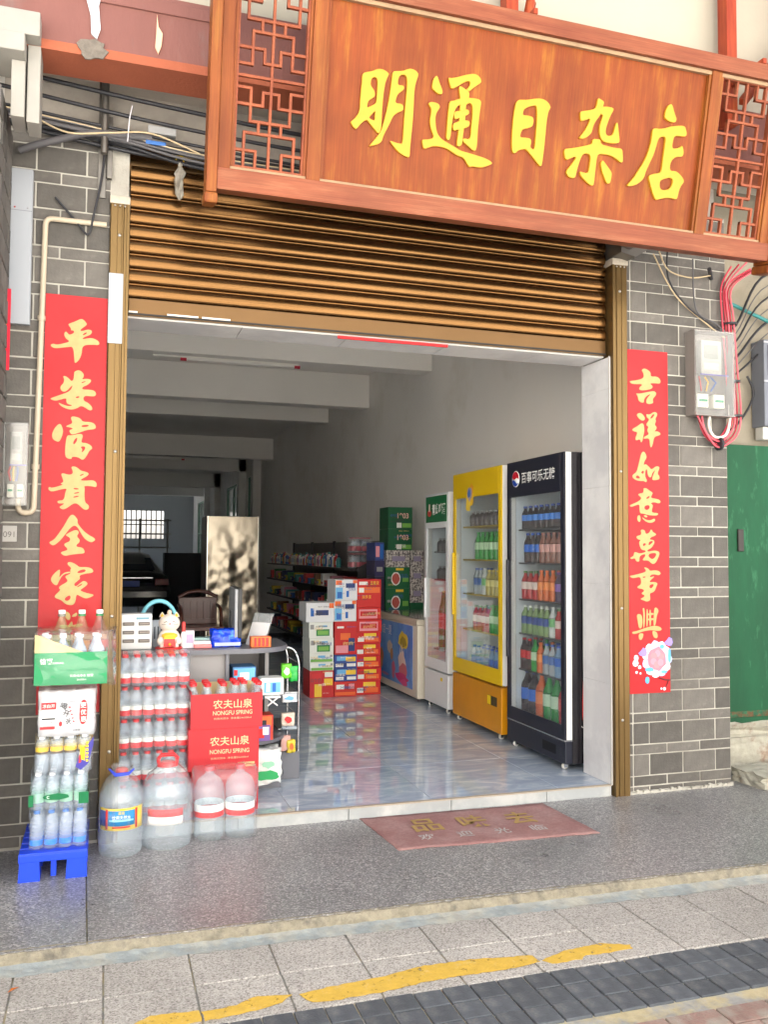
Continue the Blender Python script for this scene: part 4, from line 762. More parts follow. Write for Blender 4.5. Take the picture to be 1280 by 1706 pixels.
# cables at right
redp=[]
for i in range(6):
    a=i-2.5; dy=-.035-.012*(i%3); dx=.0135*a
    redp.append([(3.72+.05*i,dy,3.30+.015*(i%3)),(3.675+dx,dy,3.16),(3.68+dx,dy,2.95),(3.705+dx+.002*(i%2),dy,2.6),(3.722+dx,dy-.006*(i%2),2.35),(3.70+dx*.8,dy,2.235-.012*a),(3.60,dy,2.155-.0125*a),(3.50+dx*.6,dy,2.205-.012*a),(3.455-dx,dy,2.33)])
cb=cable('red_cable_bundle','bundle of red cables looping under the right electricity meter',[c_red,P('cable_red_dark',(166,40,58),.45),P('cable_red_pale',(214,92,104),.4)],redp,.0058)
for x,z in ((3.695,2.92),(3.715,2.55),(3.735,2.33),(3.6,2.145)): MB().tube([(x-.0,-.05,z-.006),(x+.0,-.05,z+.006)] if z>2.2 else [(x-.008,-.05,z),(x+.008,-.05,z)],.042,10).build('cable_tie',c_bk,cb)
cable('white_cable','short white cable from the foot of the right meter box',[c_wt],[[(3.525,-.055,2.32),(3.52,-.055,2.25),(3.56,-.055,2.19),(3.64,-.055,2.20),(3.675,-.055,2.28),(3.68,-.055,2.4)]],.009)
cable('thin_cable','cream thin cables draped from the sign corner across the right pier',[c_be],[[(3.06,-.2,3.27),(3.2,-.1,3.2),(3.4,-.05,3.19),(3.55,-.05,3.22)],[(3.02,-.2,3.25),(3.3,-.03,3.07),(3.55,-.03,2.9),(3.66,-.04,2.83)]],.0045)
cable('thin_cable','dark thin cables slanting down the right pier to the red bundle',[c_bk,c_gr],[[(3.12,-.2,3.3),(3.25,-.03,3.17),(3.4,-.03,3.0),(3.67,-.04,2.85)],[(3.3,-.2,3.25),(3.45,-.03,3.0),(3.6,-.03,2.92),(3.68,-.04,2.85)]],.005)
random.seed(8)
sidep=[]
for i in range(7):
    z=2.62+i*.055; sidep.append([(3.72,.1,z-.04),(3.95,.2,z+.05),(4.25,.3,z+.25+.03*i),(4.7,.33,z+.6)])
cable('side_cables','black cables fanning across the beige recess wall at right',[c_bk,c_gr],sidep,[.007,.004,.009,.004])
cable('side_cable','curled black cable hanging beside the blue grey meter box',[c_bk],[[(3.98,.3,2.30),(4.05,.3,2.36),(4.14,.3,2.48),(4.17,.3,2.58),(4.12,.3,2.68)]],.008)
cable('teal_cable','teal sleeved cable crossing behind the sign end at right',[c_bk,P('cable_teal',(58,130,128),.5)],[[(3.5,-.1,3.24),(3.7,.1,3.2),(4.0,.3,3.17)],[(3.95,.28,3.175),(4.4,.3,3.05)]],.013)
ORD=['first','second','third','fourth','fifth','sixth','seventh','eighth','ninth','tenth']+['%dth'%i for i in range(11,21)]+['21st','22nd','23rd','24th','25th','26th','27th','28th','29th','30th']+['%dth'%i for i in range(31,90)]
# ================================================================== BOTTLES
def plastic(name,col,alpha,rough=.12,bump=0.0): return mat(name,lin(col),rough,alpha=alpha,spec=.6,bump=bump,bscale=60)
m_water=clear('bottled_water',(.97,.985,1.0),.12,(.78,.88,.98),1.4,.05,0,30,.7)
m_jug=clear('jug_water',(.94,.975,.99),.17,(.74,.85,.94),1.45,.05,.25,9,1.0)
m_film=clear('shrink_film',(.985,.985,.99),.05,(.9,.92,.95),1.45,.12,.7,24,.9)
m_film2=mat('milky_film',lin((238,238,242)),.2,alpha=.55,bump=.8,bscale=26,spec=.6)
m_bagfilm=clear('bag_film',(.985,.985,.99),.09,(.9,.92,.95),1.45,.14,.8,16,1.0)
_bm={}
def bottle_meshes(h,r,nr,ch,lz0,lz1,body,cap,label,n=12,shoulder=.62,wave=True):
    key=(h,r,nr,ch,lz0,lz1,body.name,cap.name,label.name if label else '',shoulder)
    if key in _bm: return _bm[key]
    nh=h-ch
    pr=[(r*.80,0),(r*.97,h*.03),(r,h*.07)]
    if wave: pr+=[(r*.97,h*.14),(r,h*.18),(r*.97,h*.24),(r,h*.28)]
    pr+=[(r,h*lz0),(r*.985,h*lz0+.001),(r*.985,h*lz1),(r,h*lz1+.001),(r,h*shoulder),(r*.965,h*(shoulder+.055)),(r*.84,h*(shoulder+.115)),(r*.62,h*(shoulder+.17)),(nr*1.2,max(nh-.016,h*(shoulder+.20))),(nr,nh-.004),(nr,nh)]
    a=MB().lathe((0,0,0),pr,n).mesh('bottle'); a.materials.append(body)
    b=MB().lathe((0,0,nh+.0005),[(nr*1.28,0),(nr*1.3,ch*.85),(nr*1.12,ch)],n).mesh('cap'); b.materials.append(cap)
    c=None
    if label:
        c=MB().lathe((0,0,0),[(r*1.012,h*lz0+.0015),(r*1.012,h*lz1-.0005)],n).mesh('label')
        c.materials.append(label)
        # keep only the side wall of the label
        bm=bmesh.new(); bm.from_mesh(c); bmesh.ops.delete(bm,geom=[f for f in bm.faces if len(f.verts)>4],context='FACES'); bm.to_mesh(c); bm.free()
    _bm[key]=(a,b,c); return _bm[key]
def put_bottle(ms,parent,loc,rz=0,name='bottle',label=None,cat=None,group=None,tilt=None):
    o=obj(name,ms[0],None,parent,loc,rot=tilt or (0,0,rz))
    obj('cap',ms[1],None,o)
    if ms[2]: obj('label',ms[2],None,o)
    if label: tag(o,label,cat,group)
    return o
def two_tone(name,top,bot,split,soft=.0):
    """label printed in two bands: colour changes at a height (object z)"""
    m=bpy.data.materials.new(name); m.use_nodes=True; n=m.node_tree.nodes; l=m.node_tree.links; b=n['Principled BSDF']; MATS[name]=m
    tc=n.new('ShaderNodeTexCoord'); sx=n.new('ShaderNodeSeparateXYZ'); l.new(tc.outputs['Object'],sx.inputs[0])
    nz=n.new('ShaderNodeTexNoise'); nz.inputs['Scale'].default_value=90; l.new(tc.outputs['Object'],nz.inputs['Vector'])
    gt=n.new('ShaderNodeMath'); gt.operation='GREATER_THAN'; gt.inputs[1].default_value=split; l.new(sx.outputs[2],gt.inputs[0])
    mx=n.new('ShaderNodeMix'); mx.data_type='RGBA'; mx.inputs[6].default_value=(*lin(bot),1); mx.inputs[7].default_value=(*lin(top),1); l.new(gt.outputs[0],mx.inputs[0])
    mr=n.new('ShaderNodeMapRange'); mr.inputs[1].default_value=.55; mr.inputs[2].default_value=.6; mr.inputs[3].default_value=1; mr.inputs[4].default_value=.72; l.new(nz.outputs['Fac'],mr.inputs[0])
    mu=n.new('ShaderNodeMix'); mu.data_type='RGBA'; mu.blend_type='MULTIPLY'; mu.inputs[0].default_value=.8; l.new(mx.outputs[2],mu.inputs[6]); l.new(mr.outputs[0],mu.inputs[7])
    l.new(mu.outputs[2],b.inputs['Base Color']); b.inputs['Roughness'].default_value=.35
    return m
def film_box(x0,x1,y0,y1,z0,z1,m,parent,name='film',seed=1,j=.004,cuts=6):
    b=bmesh.new(); bmesh.ops.create_cube(b,size=1); bmesh.ops.subdivide_edges(b,edges=b.edges,cuts=cuts,use_grid_fill=True); r=random.Random(seed)
    for v in b.verts:
        c=v.co; k=1-.06*(abs(c.x*2)**6*abs(c.y*2)**6); c.x*=k; c.y*=k
        c.x=(x0+x1)/2+c.x*(x1-x0); c.y=(y0+y1)/2+c.y*(y1-y0); c.z=(z0+z1)/2+c.z*(z1-z0)
        c+=Vector((r.uniform(-j,j),r.uniform(-j,j),r.uniform(-j,j)))
    for f in b.faces: f.smooth=True
    me=bpy.data.meshes.new(name); b.to_mesh(me); b.free(); return obj(name,me,m,parent)
def bottle_pack(name,label,loc,nx,ny,pitch,ms,film,h,rz=0,group=None,seed=1,pad=.004,jit=.004):
    o=thing(name,label,'water pack',loc,rz,group); r=random.Random(seed)
    W_=nx*pitch; D_=ny*pitch
    for k in range(ny):
        for i in range(nx): put_bottle(ms,o,(-W_/2+pitch*(i+.5)+r.uniform(-.001,.001),pitch*(k+.5)+pad,r.uniform(0,.002)),r.uniform(0,6))
    film_box(-W_/2-pad,W_/2+pad,0,D_+2*pad,-.0,h+.002,film,o,seed=seed,j=jit)
    return o
cap_red=P('cap_red',(214,40,46),.35); cap_wh=P('cap_white',(236,236,236),.35); cap_bl=P('cap_blue',(60,120,200),.35); cap_gn=P('cap_green',(40,130,80),.35)
lab_red=two_tone('label_white_red',(232,236,232),(214,52,60),.058); 
# ---- blue pallet
m_pal=mat('pallet_blue',lin((22,66,214)),.45,var=.06,vscale=8)
pl=thing('blue_pallet','bright blue plastic pallet under the leftmost tower of water','pallet',(-.278,-.22,0))
hw_,hd=.143,.235
for sx in (-1,1):
    for sy in (-1,0,1):
        a=sx*(hw_-.045); MB().prism([(a-.045,0),(a+.045,0),(a+.040,.098),(a-.040,.098)],sy*(hd-.045)-.045 if sy else -.04,sy*(hd-.045)+.045 if sy else .04,'y').build('foot',m_pal,pl,.005)
for i in range(6): B(-hw_,hw_,-hd+i*.0805,-hd+i*.0805+.067,.0985,.122,'deck_slat',m_pal,pl,.004)
for sx in (-1,0,1): B(sx*.115-.025,sx*.115+.025,-hd+.004,hd-.004,.088,.0975,'runner',m_pal,pl,.002)
B(-hw_,hw_,-hd-.004,-hd+.012,.084,.116,'front_lip',m_pal,pl,.003); B(-.012,.012,-hd+.05,-hd+.07,.0,.09,'middle_foot',m_pal,pl,.002)
# ---- the tower of packs on it
lab_blue=two_tone('label_blue_water',(36,128,220),(36,128,220),.5); lab_green=P('label_green_water',(24,120,76),.35); lab_yel=two_tone('label_black_gold',(226,190,40),(92,78,62),.095)
pw=.0605
ms1=bottle_meshes(.165,.0285,.0105,.013,.10,.26,m_water,cap_bl,P('label_blue_water2',(40,128,224),.35),n=16,shoulder=.66)
ms2=bottle_meshes(.162,.0285,.0105,.013,.20,.46,m_water,cap_wh,P('label_clear_green',(150,196,176),.3),n=16,shoulder=.66)
ms3=bottle_meshes(.160,.0285,.0105,.013,.52,.72,m_water,cap_wh,lab_yel,n=16,shoulder=.74)
ms4=bottle_meshes(.195,.0285,.0105,.014,.2,.6,m_water,cap_wh,P('label_plain_white',(236,234,232),.4),n=16,shoulder=.68)
TW='water packs stacked on the blue pallet'
bottle_pack('water_pack','clear water pack with blue labels, lowest in the tower on the blue pallet',(-.262,-.425,.1225),4,6,pw,ms1,m_film,.163,group=TW,seed=1)
p2=bottle_pack('water_pack','water pack with a dark green band, second from bottom on the blue pallet',(-.262,-.415,.289),4,6,pw,ms2,m_film,.160,group=TW,seed=2)
for a,b in ((-.126,-.106),(.084,.126)): B(a,b,-.0052,-.0045,.025,.075,'green_band',P('band_green',(18,110,66),.3),p2)
MB().box(.1255,.1262,.0,.3,.025,.075).build('green_band',MATS['band_green'],p2)
MB().prism(blob(-.01,.062,.055,.014,14,3,.1),-.0052,-.0056,'y').build('print',MATS['band_green'],p2)
text('C',P('print_white',(244,244,240),.4),p2,(-.045,-.006,.062),h=.012)
p3=bottle_pack('water_pack','water pack with black and gold label bands, third from bottom on the blue pallet',(-.247,-.41,.452),4,6,pw,ms3,m_film,.158,rz=.02,group=TW,seed=3)
q=MB().prism([(.052,.025),(.075,.01),(.105,.035),(.127,.12),(.128,.155),(.095,.11),(.072,.085)],-.0055,-.0062,'y').build('bag_print',P('print_violet',(62,58,150),.35),p3)
MB().prism([(.068,.06),(.092,.05),(.093,.105),(.072,.11)],-.0064,-.0068,'y').build('bag_print',P('print_yellow',(246,214,30),.35),q)
MB().prism([(.066,.04),(.076,.045),(.075,.08),(.066,.075)],-.0070,-.0073,'y').build('bag_print',P('print_red',(214,50,50),.35),q)
for i in range(6): B(.096,.106,-.0075,-.007,.045+i*.016,.055+i*.016,'bag_print',MATS['print_yellow'],q)
p4_=bottle_pack('water_pack','milky wrapped boiled water pack with red and black print on the blue pallet',(-.236,-.412,.616),4,6,pw,ms4,m_film2,.198,rz=.01,group=TW,seed=4)
yv=-.0062
def pr_(x0,x1,z0,z1,m,par=p4_,y=yv): return B(x0,x1,y-.0005,y,z0,z1,'print',m,par)
m_pr=P('print_red2',(206,38,44),.4); m_pk=P('print_black',(44,42,46),.4)
pr_(-.108,-.046,.122,.152,m_pr); text('凉白开',MATS['print_white'],p4_,(-.077,yv-.001,.137),w=.052,h=.016)
pr_(-.108,-.046,.052,.086,MATS['print_white'],y=yv-.0003); pr_(-.106,-.048,.076,.084,m_pk,y=yv-.001); text('开水',m_pk,p4_,(-.077,yv-.0015,.064),w=.05,h=.014); pr_(-.112,-.05,.034,.046,m_pr)
for i,ch in enumerate('喝开水'): text(ch,m_pk,p4_,(-.014+i*.011,yv-.001,.135-i*.034),h=.028,rot=(PI/2,.35,0),bold=.01)
MB().prism(blob(-.026,.056,.007,.012,12,1,.1),yv,yv-.0008,'y').build('print',m_pr,p4_)
MB().prism(smooth_loop([(.052,.05),(.086,.05),(.088,.158),(.056,.16)],2),yv,yv-.0008,'y').build('print',m_pr,p4_)
for i,ch in enumerate('更优惠'): text(ch,MATS['print_white'],p4_,(.07+i*.0006,yv-.0012,.135-i*.031),h=.024)
text('24瓶装',m_pk,p4_,(.042,yv-.001,.026),h=.010); text('heshui',m_pk,p4_,(.024,yv-.001,.155),h=.007)
for i in range(5): MB().prism(blob(.012+i*.0045,.128-i*.016,.0035,.005,8,i,.1),yv,yv-.0006,'y').build('print',m_pr,p4_)
# ---- green carton with bottles
gc=thing('open_carton','green and brown open carton of water bottles on top of the left tower','carton',(-.222,-.43,.846))
m_gcart=mat('carton_green',lin((22,136,82)),.5,var=.04,vscale=6); m_kraft=mat('kraft_board',lin((196,172,128)),.8,var=.08,vscale=10)
W2,D2=.155,.27
B(-W2,W2,0,.004,.0,.145,'front_wall',m_gcart,gc,.001); B(-W2,-W2+.004,.0045,D2,0,.2,'side_wall',m_gcart,gc,.001); B(W2-.004,W2,.0045,D2,0,.145,'side_wall',m_gcart,gc,.001); B(-W2+.0045,W2-.0045,D2-.004,D2,0,.2,'back_wall',m_kraft,gc,.001); B(-W2+.0045,W2-.0045,.0045,D2-.0045,.0,.004,'base',m_kraft,gc)
MB().prism([(-W2,.145),(.05,.145),(-W2+.07,.20),(-W2+.01,.225),(-W2,.225)],0.0,.004,'y').build('torn_flap',m_kraft,gc)
text('怡寳',MATS['print_white'],gc,(-.105,-.0008,.107),h=.026,bold=.02,rot=(PI/2,0,0)); text('饮用纯净水',MATS['print_white'],gc,(-.055,-.0008,.098),h=.009)
text('饮用纯净水 怡寳',MATS['print_white'],gc,(.045,-.0008,.04),w=.10,h=.012); text('24x555ml',MATS['print_white'],gc,(.045,-.0008,.022),h=.007)
lab_pale=two_tone('label_pale_green',(228,236,236),(206,222,226),.1)
msG=bottle_meshes(.215,.0315,.0115,.014,.35,.62,plastic('pale_blue_bottle',(200,216,232),.5),cap_wh,lab_pale)
random.seed(2)
for k in range(2):
    for i in range(4):
        put_bottle(msG,None,(-.222-.115+i*.0735+random.uniform(-.006,.006),-.43+.045+k*.078,.852),random.uniform(0,6),'water_bottle','white capped water bottle in the green carton, %s row, %s from left'%(('front','middle','back')[k],ORD[i]),'bottle','bottles standing in the green carton',tilt=(random.uniform(-.05,.05),random.uniform(-.05,.05),random.uniform(0,6)))
film_box(-W2-.006,W2+.03,-.006,D2+.006,.0,.235,m_film,gc,'wrap',7,.012)
soda=[clear('soda_pale',(.9,.92,.78),.14,(.6,.62,.4)),clear('soda_amber',(.93,.86,.74),.16,(.66,.5,.34)),clear('soda_red',(.93,.84,.8),.16,(.66,.42,.36))]
for i,(x,cp_,lb) in enumerate(((-.275,cap_wh,'yellow tinted'),(-.185,cap_wh,'amber'),(-.105,cap_wh,'reddish'))):
    ms=bottle_meshes(.315,.042,.0125,.018,.3,.55,soda[i],cp_,P('soda_label_%d'%i,((150,160,90),(196,130,60),(176,66,60))[i],.4),n=14,shoulder=.6)
    o=put_bottle(ms,None,(x,-.212,.852),0,'soda_bottle','tall %s soda bottle with white cap at the back of the green carton'%lb,'bottle')
    MB().lathe((0,0,.286),[(.0175,0),(.0175,.009)],14).build('neck_ring',cap_gn if i else P('ring_grey',(130,130,120),.5),o)
# ---- big water jugs
def jug(loc,r,h,label,cap,lab,film=True,neck=.02,handle=None,seed=1):
    o=thing('water_jug',label,'water jug',loc)
    pr=[(r*.86,0),(r*.98,.012),(r,.03),(r*.975,.06),(r,.085),(r*.975,.11),(r,.135),(r,.15),(r*.985,.152),(r*.985,.248),(r,.25),(r,.27),(r*.94,.30),(r*.72,.335),(r*.4,.362),(neck*1.2,.372),(neck,.38),(neck,.395)]
    k=h/.42; pr=[(a,b*k) for a,b in pr]
    MB().lathe((0,0,0),pr,24).build('body',m_jug,o); None
    MB().lathe((0,0,.396*k),[(neck*1.5,0),(neck*1.5,.016),(neck*1.2,.022)],16).build('cap',cap,o)
    if film:
        fm=MB(); r_=random.Random(seed); vs=[]; zz=[0.0,.08,.16,.24,.3,.36,.41,.44]; rad=[r*.95,r*1.04,r*1.03,r*1.03,r*.98,r*.75,r*.32,r*.5]
        n=20
        for a,b in zip(rad,zz):
            for j in range(n): q=a*(1+r_.uniform(-.05,.06)*(1 if b>.25 else .4)); vs.append((q*math.cos(2*PI*j/n),q*math.sin(2*PI*j/n),b*k+(r_.uniform(-.02,.02) if b>.4 else 0)))
        fm.add(vs,[(i*n+j,i*n+(j+1)%n,(i+1)*n+(j+1)%n,(i+1)*n+j) for i in range(len(zz)-1) for j in range(n)],0,True)
        fm.build('bag',m_bagfilm,o)
    return o,k
def arc_label(o,r,a0,a1,z0,z1,m,name='label',n=14,d=1.006):
    vs=[];
    for i in range(n+1):
        a=a0+(a1-a0)*i/n
        for z in (z0,z1): vs.append((r*d*math.sin(a),-r*d*math.cos(a),z))
    q=MB().add(vs,[(2*i,2*i+2,2*i+3,2*i+1) for i in range(n)],0,True).build(name,m,o); s=q.modifiers.new('t','SOLIDIFY'); s.thickness=.0008; s.offset=1; return q
j1,k1=jug((.012,-.165,0),.102,.40,'large bagged water jug with a yellow and blue label nearest the left rail',P('cap_coral',(214,90,84),.4),None,seed=3)
L=arc_label(j1,.102,-1.15,1.2,.130,.232,P('jl_yellow',(236,206,50),.4))
arc_label(j1,.102,-.62,.62,.152,.222,P('jl_blue',(44,132,190),.4),'print',d=1.03); arc_label(j1,.102,-1.15,-.72,.150,.222,P('jl_navy',(70,84,140),.4),'print',d=1.03)
for a in (-.68,.70): arc_label(j1,.102,a-.055,a+.055,.136,.228,P('jl_red',(206,52,48),.4),'print',4,1.035)
arc_label(j1,.102,-.4,.4,.142,.150,MATS['jl_red'],'print',6,1.035); arc_label(j1,.102,-.55,.55,.172,.180,P('jl_cyan',(150,214,226),.4),'print',6,1.04)
text('饮用天然水',MATS['print_white'],j1,(0,-.1085,.192),w=.085,h=.019); text('康泉',MATS['jl_yellow'],j1,(0,-.1085,.213),w=.03,h=.015)
MB().tube([(-.06,-.03,.405),(-.03,-.075,.385),(.03,-.075,.388),(.055,-.04,.40)],[.004,.009,.008,.004],6).build('blue_tie',P('tie_blue',(52,76,214),.4),j1)
j2,k2=jug((.232,-.11,0),.122,.405,'large bagged water jug with a red handle and red and white label',cap_red,None,neck=.026,seed=5)
arc_label(j2,.122,-.9,.6,.165,.20,P('jl_red2',(208,66,72),.4)); arc_label(j2,.122,-.9,.6,.125,.164,P('jl_white',(236,234,230),.4))
text('饮用天然水',P('print_grey',(150,150,146),.5),j2,(-.02,-.1245,.145),w=.07,h=.012)
hd_=MB(); hd_.tube([(-.042,0,.385),(-.046,0,.42),(-.03,0,.437),(.03,0,.437),(.046,0,.42),(.042,0,.385),(.0,0,.378)],.010,8,closed=True); hd_.build('handle',cap_red,j2)
# two-bottle pack
tp=thing('two_bottle_pack','pair of big water bottles wrapped together in front of the red cartons','water pack',(.522,-.065,0))
m5=bottle_meshes(.355,.076,.019,.02,.32,.50,m_jug,P('cap_pink',(222,110,116),.4),two_tone('label_pair',(232,236,234),(212,50,56),.142),n=20,shoulder=.68)
for x in (-.078,.078): put_bottle(m5,tp,(x,0,0),1.0)
film_box(-.158,.158,-.08,.08,.0,.345,m_film,tp,seed=12,j=.007)
# ---- red cartons
m_rc=mat('carton_red',lin((186,36,44)),.5,var=.03,vscale=5); m_rcg=P('print_gold',(226,184,140),.45)
def red_carton(x0,x1,z0,z1,y,label,txt=True,open_=False,rz=0):
    o=thing('red_carton',label,'carton',((x0+x1)/2,y,z0),rz,'stacked red cartons'); w=(x1-x0)/2; h=z1-z0; D=.25
    if not open_:
        B(-w,w,0,D,0,h,'box',m_rc,o,.003)
    else:
        B(-w,w,0,.004,0,h,'front_wall',m_rc,o,.001); B(-w,w,D-.004,D,0,h+.03,'back_wall',m_kraft,o,.001)
        for s in (-1,1): B(s*w-(.004 if s>0 else 0),s*w+(.004 if s<0 else 0),.0045,D-.0045,0,h+.012,'side_wall',m_rc,o,.001)
        B(-w+.0045,w-.0045,.0045,D-.0045,0,.004,'base',m_kraft,o)
    if txt:
        text('农夫山泉',m_rcg,o,(.03,-.0008,h*.70),w=.21,h=.048,bold=.012); text('NONGFU SPRING',m_rcg,o,(.03,-.0008,h*.45),w=.21,h=.023,bold=.015); text('饮用天然水  净含量24x550ml',m_rcg,o,(.03,-.0008,h*.29),w=.2,h=.011)
    return o
red_carton(.372,.728,.0625,.285,.13,'closed red carton, lowest of the three beside the counter',False)
mc=red_carton(.352,.726,.286,.505,.115,'closed red carton with gold lettering, middle of the three beside the counter')
B(.075,.165,-.0012,-.0006,.012,.036,'stamp',P('kraft_stamp',(196,170,120),.6),mc)
red_carton(.362,.742,.506,.690,.11,'open red carton full of red capped bottles, topmost of the three',True,True)
msR=bottle_meshes(.235,.030,.0145,.018,.3,.6,m_water,cap_red,lab_red)
for k in range(3):
    for i in range(6): put_bottle(msR,None,(.552-.152+i*.061,.11+.045+k*.065,.512),i*1.1,'water_bottle','red capped water bottle in the open red carton, %s row, %s from left'%(('front','middle','back')[k],ORD[i]),'bottle','bottles in the open red carton',tilt=(0,-.1 if i<5 else .12,i*1.1))
# ---- four layers of red capped packs left of the cartons
msL=bottle_meshes(.1635,.0298,.0125,.015,.10,.42,m_water,cap_red,two_tone('label_pack_red',(230,236,232),(214,56,66),.046),n=16,shoulder=.66)
for k in range(5):
    bottle_pack('water_pack','pack of red capped water bottles, %s in the stack by the left rail'%('lowest','second from bottom','middle one','second from top','topmost')[k],(.178,.16,.0625+k*.1685),6,4,.0605,msL,m_film,.1645,group='red capped packs stacked by the left rail',seed=30+k,jit=.003)

# ================================================================== COUNTER
m_cnt=mat('counter_grey',lin((104,105,112)),.35,var=.03,vscale=4); m_cnt2=mat('counter_pale',lin((146,143,143)),.45,var=.03,vscale=4)
ct=thing('shop_counter','grey shop counter with rounded open shelf end inside the doorway','counter',(0,.44,.0625))
def round_end(x0,xe,y0,y1,z0,z1):
    r=(y1-y0); pts=[(x0,y0)]
    R=.26
    pts+=[(xe-R+R*math.sin(a),y0+R-R*math.cos(a)) for a in [i*PI/2/10 for i in range(11)]]
    pts+=[(xe,y1),(x0,y1)]
    return pts
MB().prism(round_end(-.5,.985,-.02,.55,0,0),.800,.828,'z').build('counter_top',m_cnt,ct,.004)
B(-.5,.585,.03,.05,.0,.7995,'front_panel',m_cnt2,ct); B(.585,.605,.0,.55,.0,.7995,'divider',m_cnt,ct,.002); B(-.5,.584,.52,.54,.0,.7995,'back_panel',m_cnt2,ct)
B(.606,.87,.50,.53,.0,.7995,'shelf_back',m_cnt2,ct)
B(.862,.885,.28,.499,.0,.7995,'end_panel',m_cnt2,ct)
for z in (.53,.27,.035): MB().prism(round_end(.606,.975,.0,.499,0,0),z,z+.02,'z').build('shelf',m_cnt,ct,.003)
B(.606,.93,.08,.499,.0,.034,'plinth',m_cnt,ct)
# ================================================================== THINGS ON THE COUNTER
TZ=.8915
pr=thing('power_bank_rack','white phone power bank rack with six slots on the counter','charging rack',(.09,.52,TZ))
B(-.088,.088,0,.10,0,.202,'case',mat('rack_white',lin((232,232,230)),.35),pr,.01)
for i in range(2):
    for k in range(3):
        s=B(-.072+i*.085,-.01+i*.085,-.006,.0,.04+k*.048,.060+k*.048,'slot',P('slot_dark',(110,104,100),.4),pr,.004); B(-.066+i*.085,-.016+i*.085,-.0085,-.0062,.046+k*.048,.054+k*.048,'power_bank',P('bank_cream',(150,140,130),.4),s,.001)
B(.0,.07,-.001,-.0003,.17,.182,'logo',P('rack_teal',(120,170,190),.4),pr)
bk=thing('plastic_basket','small grey plastic basket with a pale blue handle behind the lucky cat','basket',(.225,.72,TZ)); bk.scale=(1.25,1.25,1.42)
MB().lathe((0,0,0),[(.055,0),(.075,.06),(.085,.10),(.088,.10),(.078,.06),(.058,.004)],20).build('bowl',P('basket_grey',(190,198,206),.4),bk)
for i in range(12):
    a=-2.6+i*.19; B(-.003,.003,-.001,.001,0,.05,'slit',P('slit_dark',(70,80,92),.6),bk,loc=(.0825*math.cos(a),.0825*math.sin(a),.035),rz=a+PI/2)
MB().tube([(.08*math.cos(a),0,.10+.085*math.sin(a)) for a in [PI*i/14 for i in range(15)]],.009,8).build('handle',P('handle_blue',(130,206,222),.35),bk)
# lucky cat
cat=thing('lucky_cat_figurine','white lucky cat figurine with a red and yellow bib on the counter','figurine',(.272,.52,TZ))
cw=P('cat_white',(238,226,214),.3,coat=.4); cy_=P('cat_gold',(240,190,60),.35); crd=P('cat_red',(210,40,36),.35,coat=.3); ck=P('cat_line',(60,50,48),.5)
MB().lathe((0,0,0),[(.075,0),(.078,.008),(.07,.014)],20).build('base',crd,cat)
bd=MB(); bd.sphere((0,0,.062),.062,16,10,0,(1,.8,.95)); bd.build('body',cw,cat)
hd_=MB(); hd_.sphere((0,-.004,.148),.056,18,12,0,(1.08,.9,.92)); hd_=hd_.build('head',cw,cat)
for s in (-1,1):
    e=MB().lathe((s*.040,0,.182),[(.018,0),(.012,.014),(.002,.028)],10).build('ear',cw,hd_); MB().lathe((s*.040,-.008,.184),[(.012,0),(.008,.01),(.001,.020)],8).build('ear_inner',cy_,hd_)
    MB().tube([(s*.020-.011,-.050,.154),(s*.020,-.0535,.160),(s*.020+.011,-.050,.154)],.0018,5).build('eye',ck,hd_)
    MB().sphere((s*.05,-.028,.048),.020,10,7,0,(1,1,1.1)).build('paw',cw,cat)
    MB().sphere((s*.036,-.03,.02),.018,10,7).build('foot',cw,cat)
    MB().tube([(s*.02,-.052,.142),(s*.045,-.046,.144)],.001,4).build('whisker',ck,hd_)
MB().sphere((0,-.0545,.146),.005,8,6).build('nose',P('cat_nose',(214,110,110),.4),hd_)
MB().sphere((0,-.014,.075),.05,14,8,0,(1.0,.85,.55)).build('collar',cy_,cat)
MB().prism([(-.034,.018),(.034,.018),(.030,.062),(-.030,.062)],-.046,-.056,'y').build('bib',crd,cat,.003)
B(-.03,.03,-.0585,-.0565,.062,.078,'bib_top',P('bib_yellow',(250,214,20),.35),cat,.002)
MB().sphere((.0,.0,.205),.013,8,6,0,(1,1,1.4)).build('topknot',P('topknot',(236,206,180),.4),cat)
MB().sphere((0,-.06,.032),.008,8,6).build('bell',cy_,cat)
bo=thing('small_bottle','little white bottle with a red top beside the lucky cat','bottle',(.355,.545,TZ))
MB().lathe((0,0,0),[(.018,0),(.018,.075),(.010,.095)],12).build('body',P('bottle_white',(232,222,222),.35),bo); MB().lathe((0,0,.0955),[(.011,0),(.011,.05),(.007,.056)],12).build('cap',P('cap_red3',(212,66,62),.4),bo)
sbx=thing('small_box','little white and pink printed box beside the lucky cat','box',(.39,.53,TZ))
B(-.025,.025,0,.04,0,.10,'box',P('box_white',(226,216,226),.45),sbx,.002); B(-.02,.02,-.001,-.0003,.03,.08,'print',P('box_violet',(180,160,190),.5),sbx)
pk=thing('tissue_pack','flat pink and white packet lying in front on the counter','packet',(.462,.50,TZ))
B(-.05,.05,0,.08,0,.022,'lower_packet',P('packet_pink',(222,130,130),.4),pk,.006); B(-.052,.046,.005,.085,.0225,.04,'upper_packet',P('packet_white',(232,226,224),.4),pk,.005)
pk2=thing('green_packet','flat green and white packet behind the pink one on the counter','packet',(.475,.60,TZ)); B(-.055,.055,0,.09,0,.05,'packet',P('packet_teal',(170,206,200),.4),pk2,.006); B(-.055,.055,-.001,-.0003,.01,.03,'print',P('packet_green',(60,150,120),.4),pk2)
bb_=thing('blue_bag','shiny bright blue plastic snack bag on the counter','bag',(.60,.53,TZ))
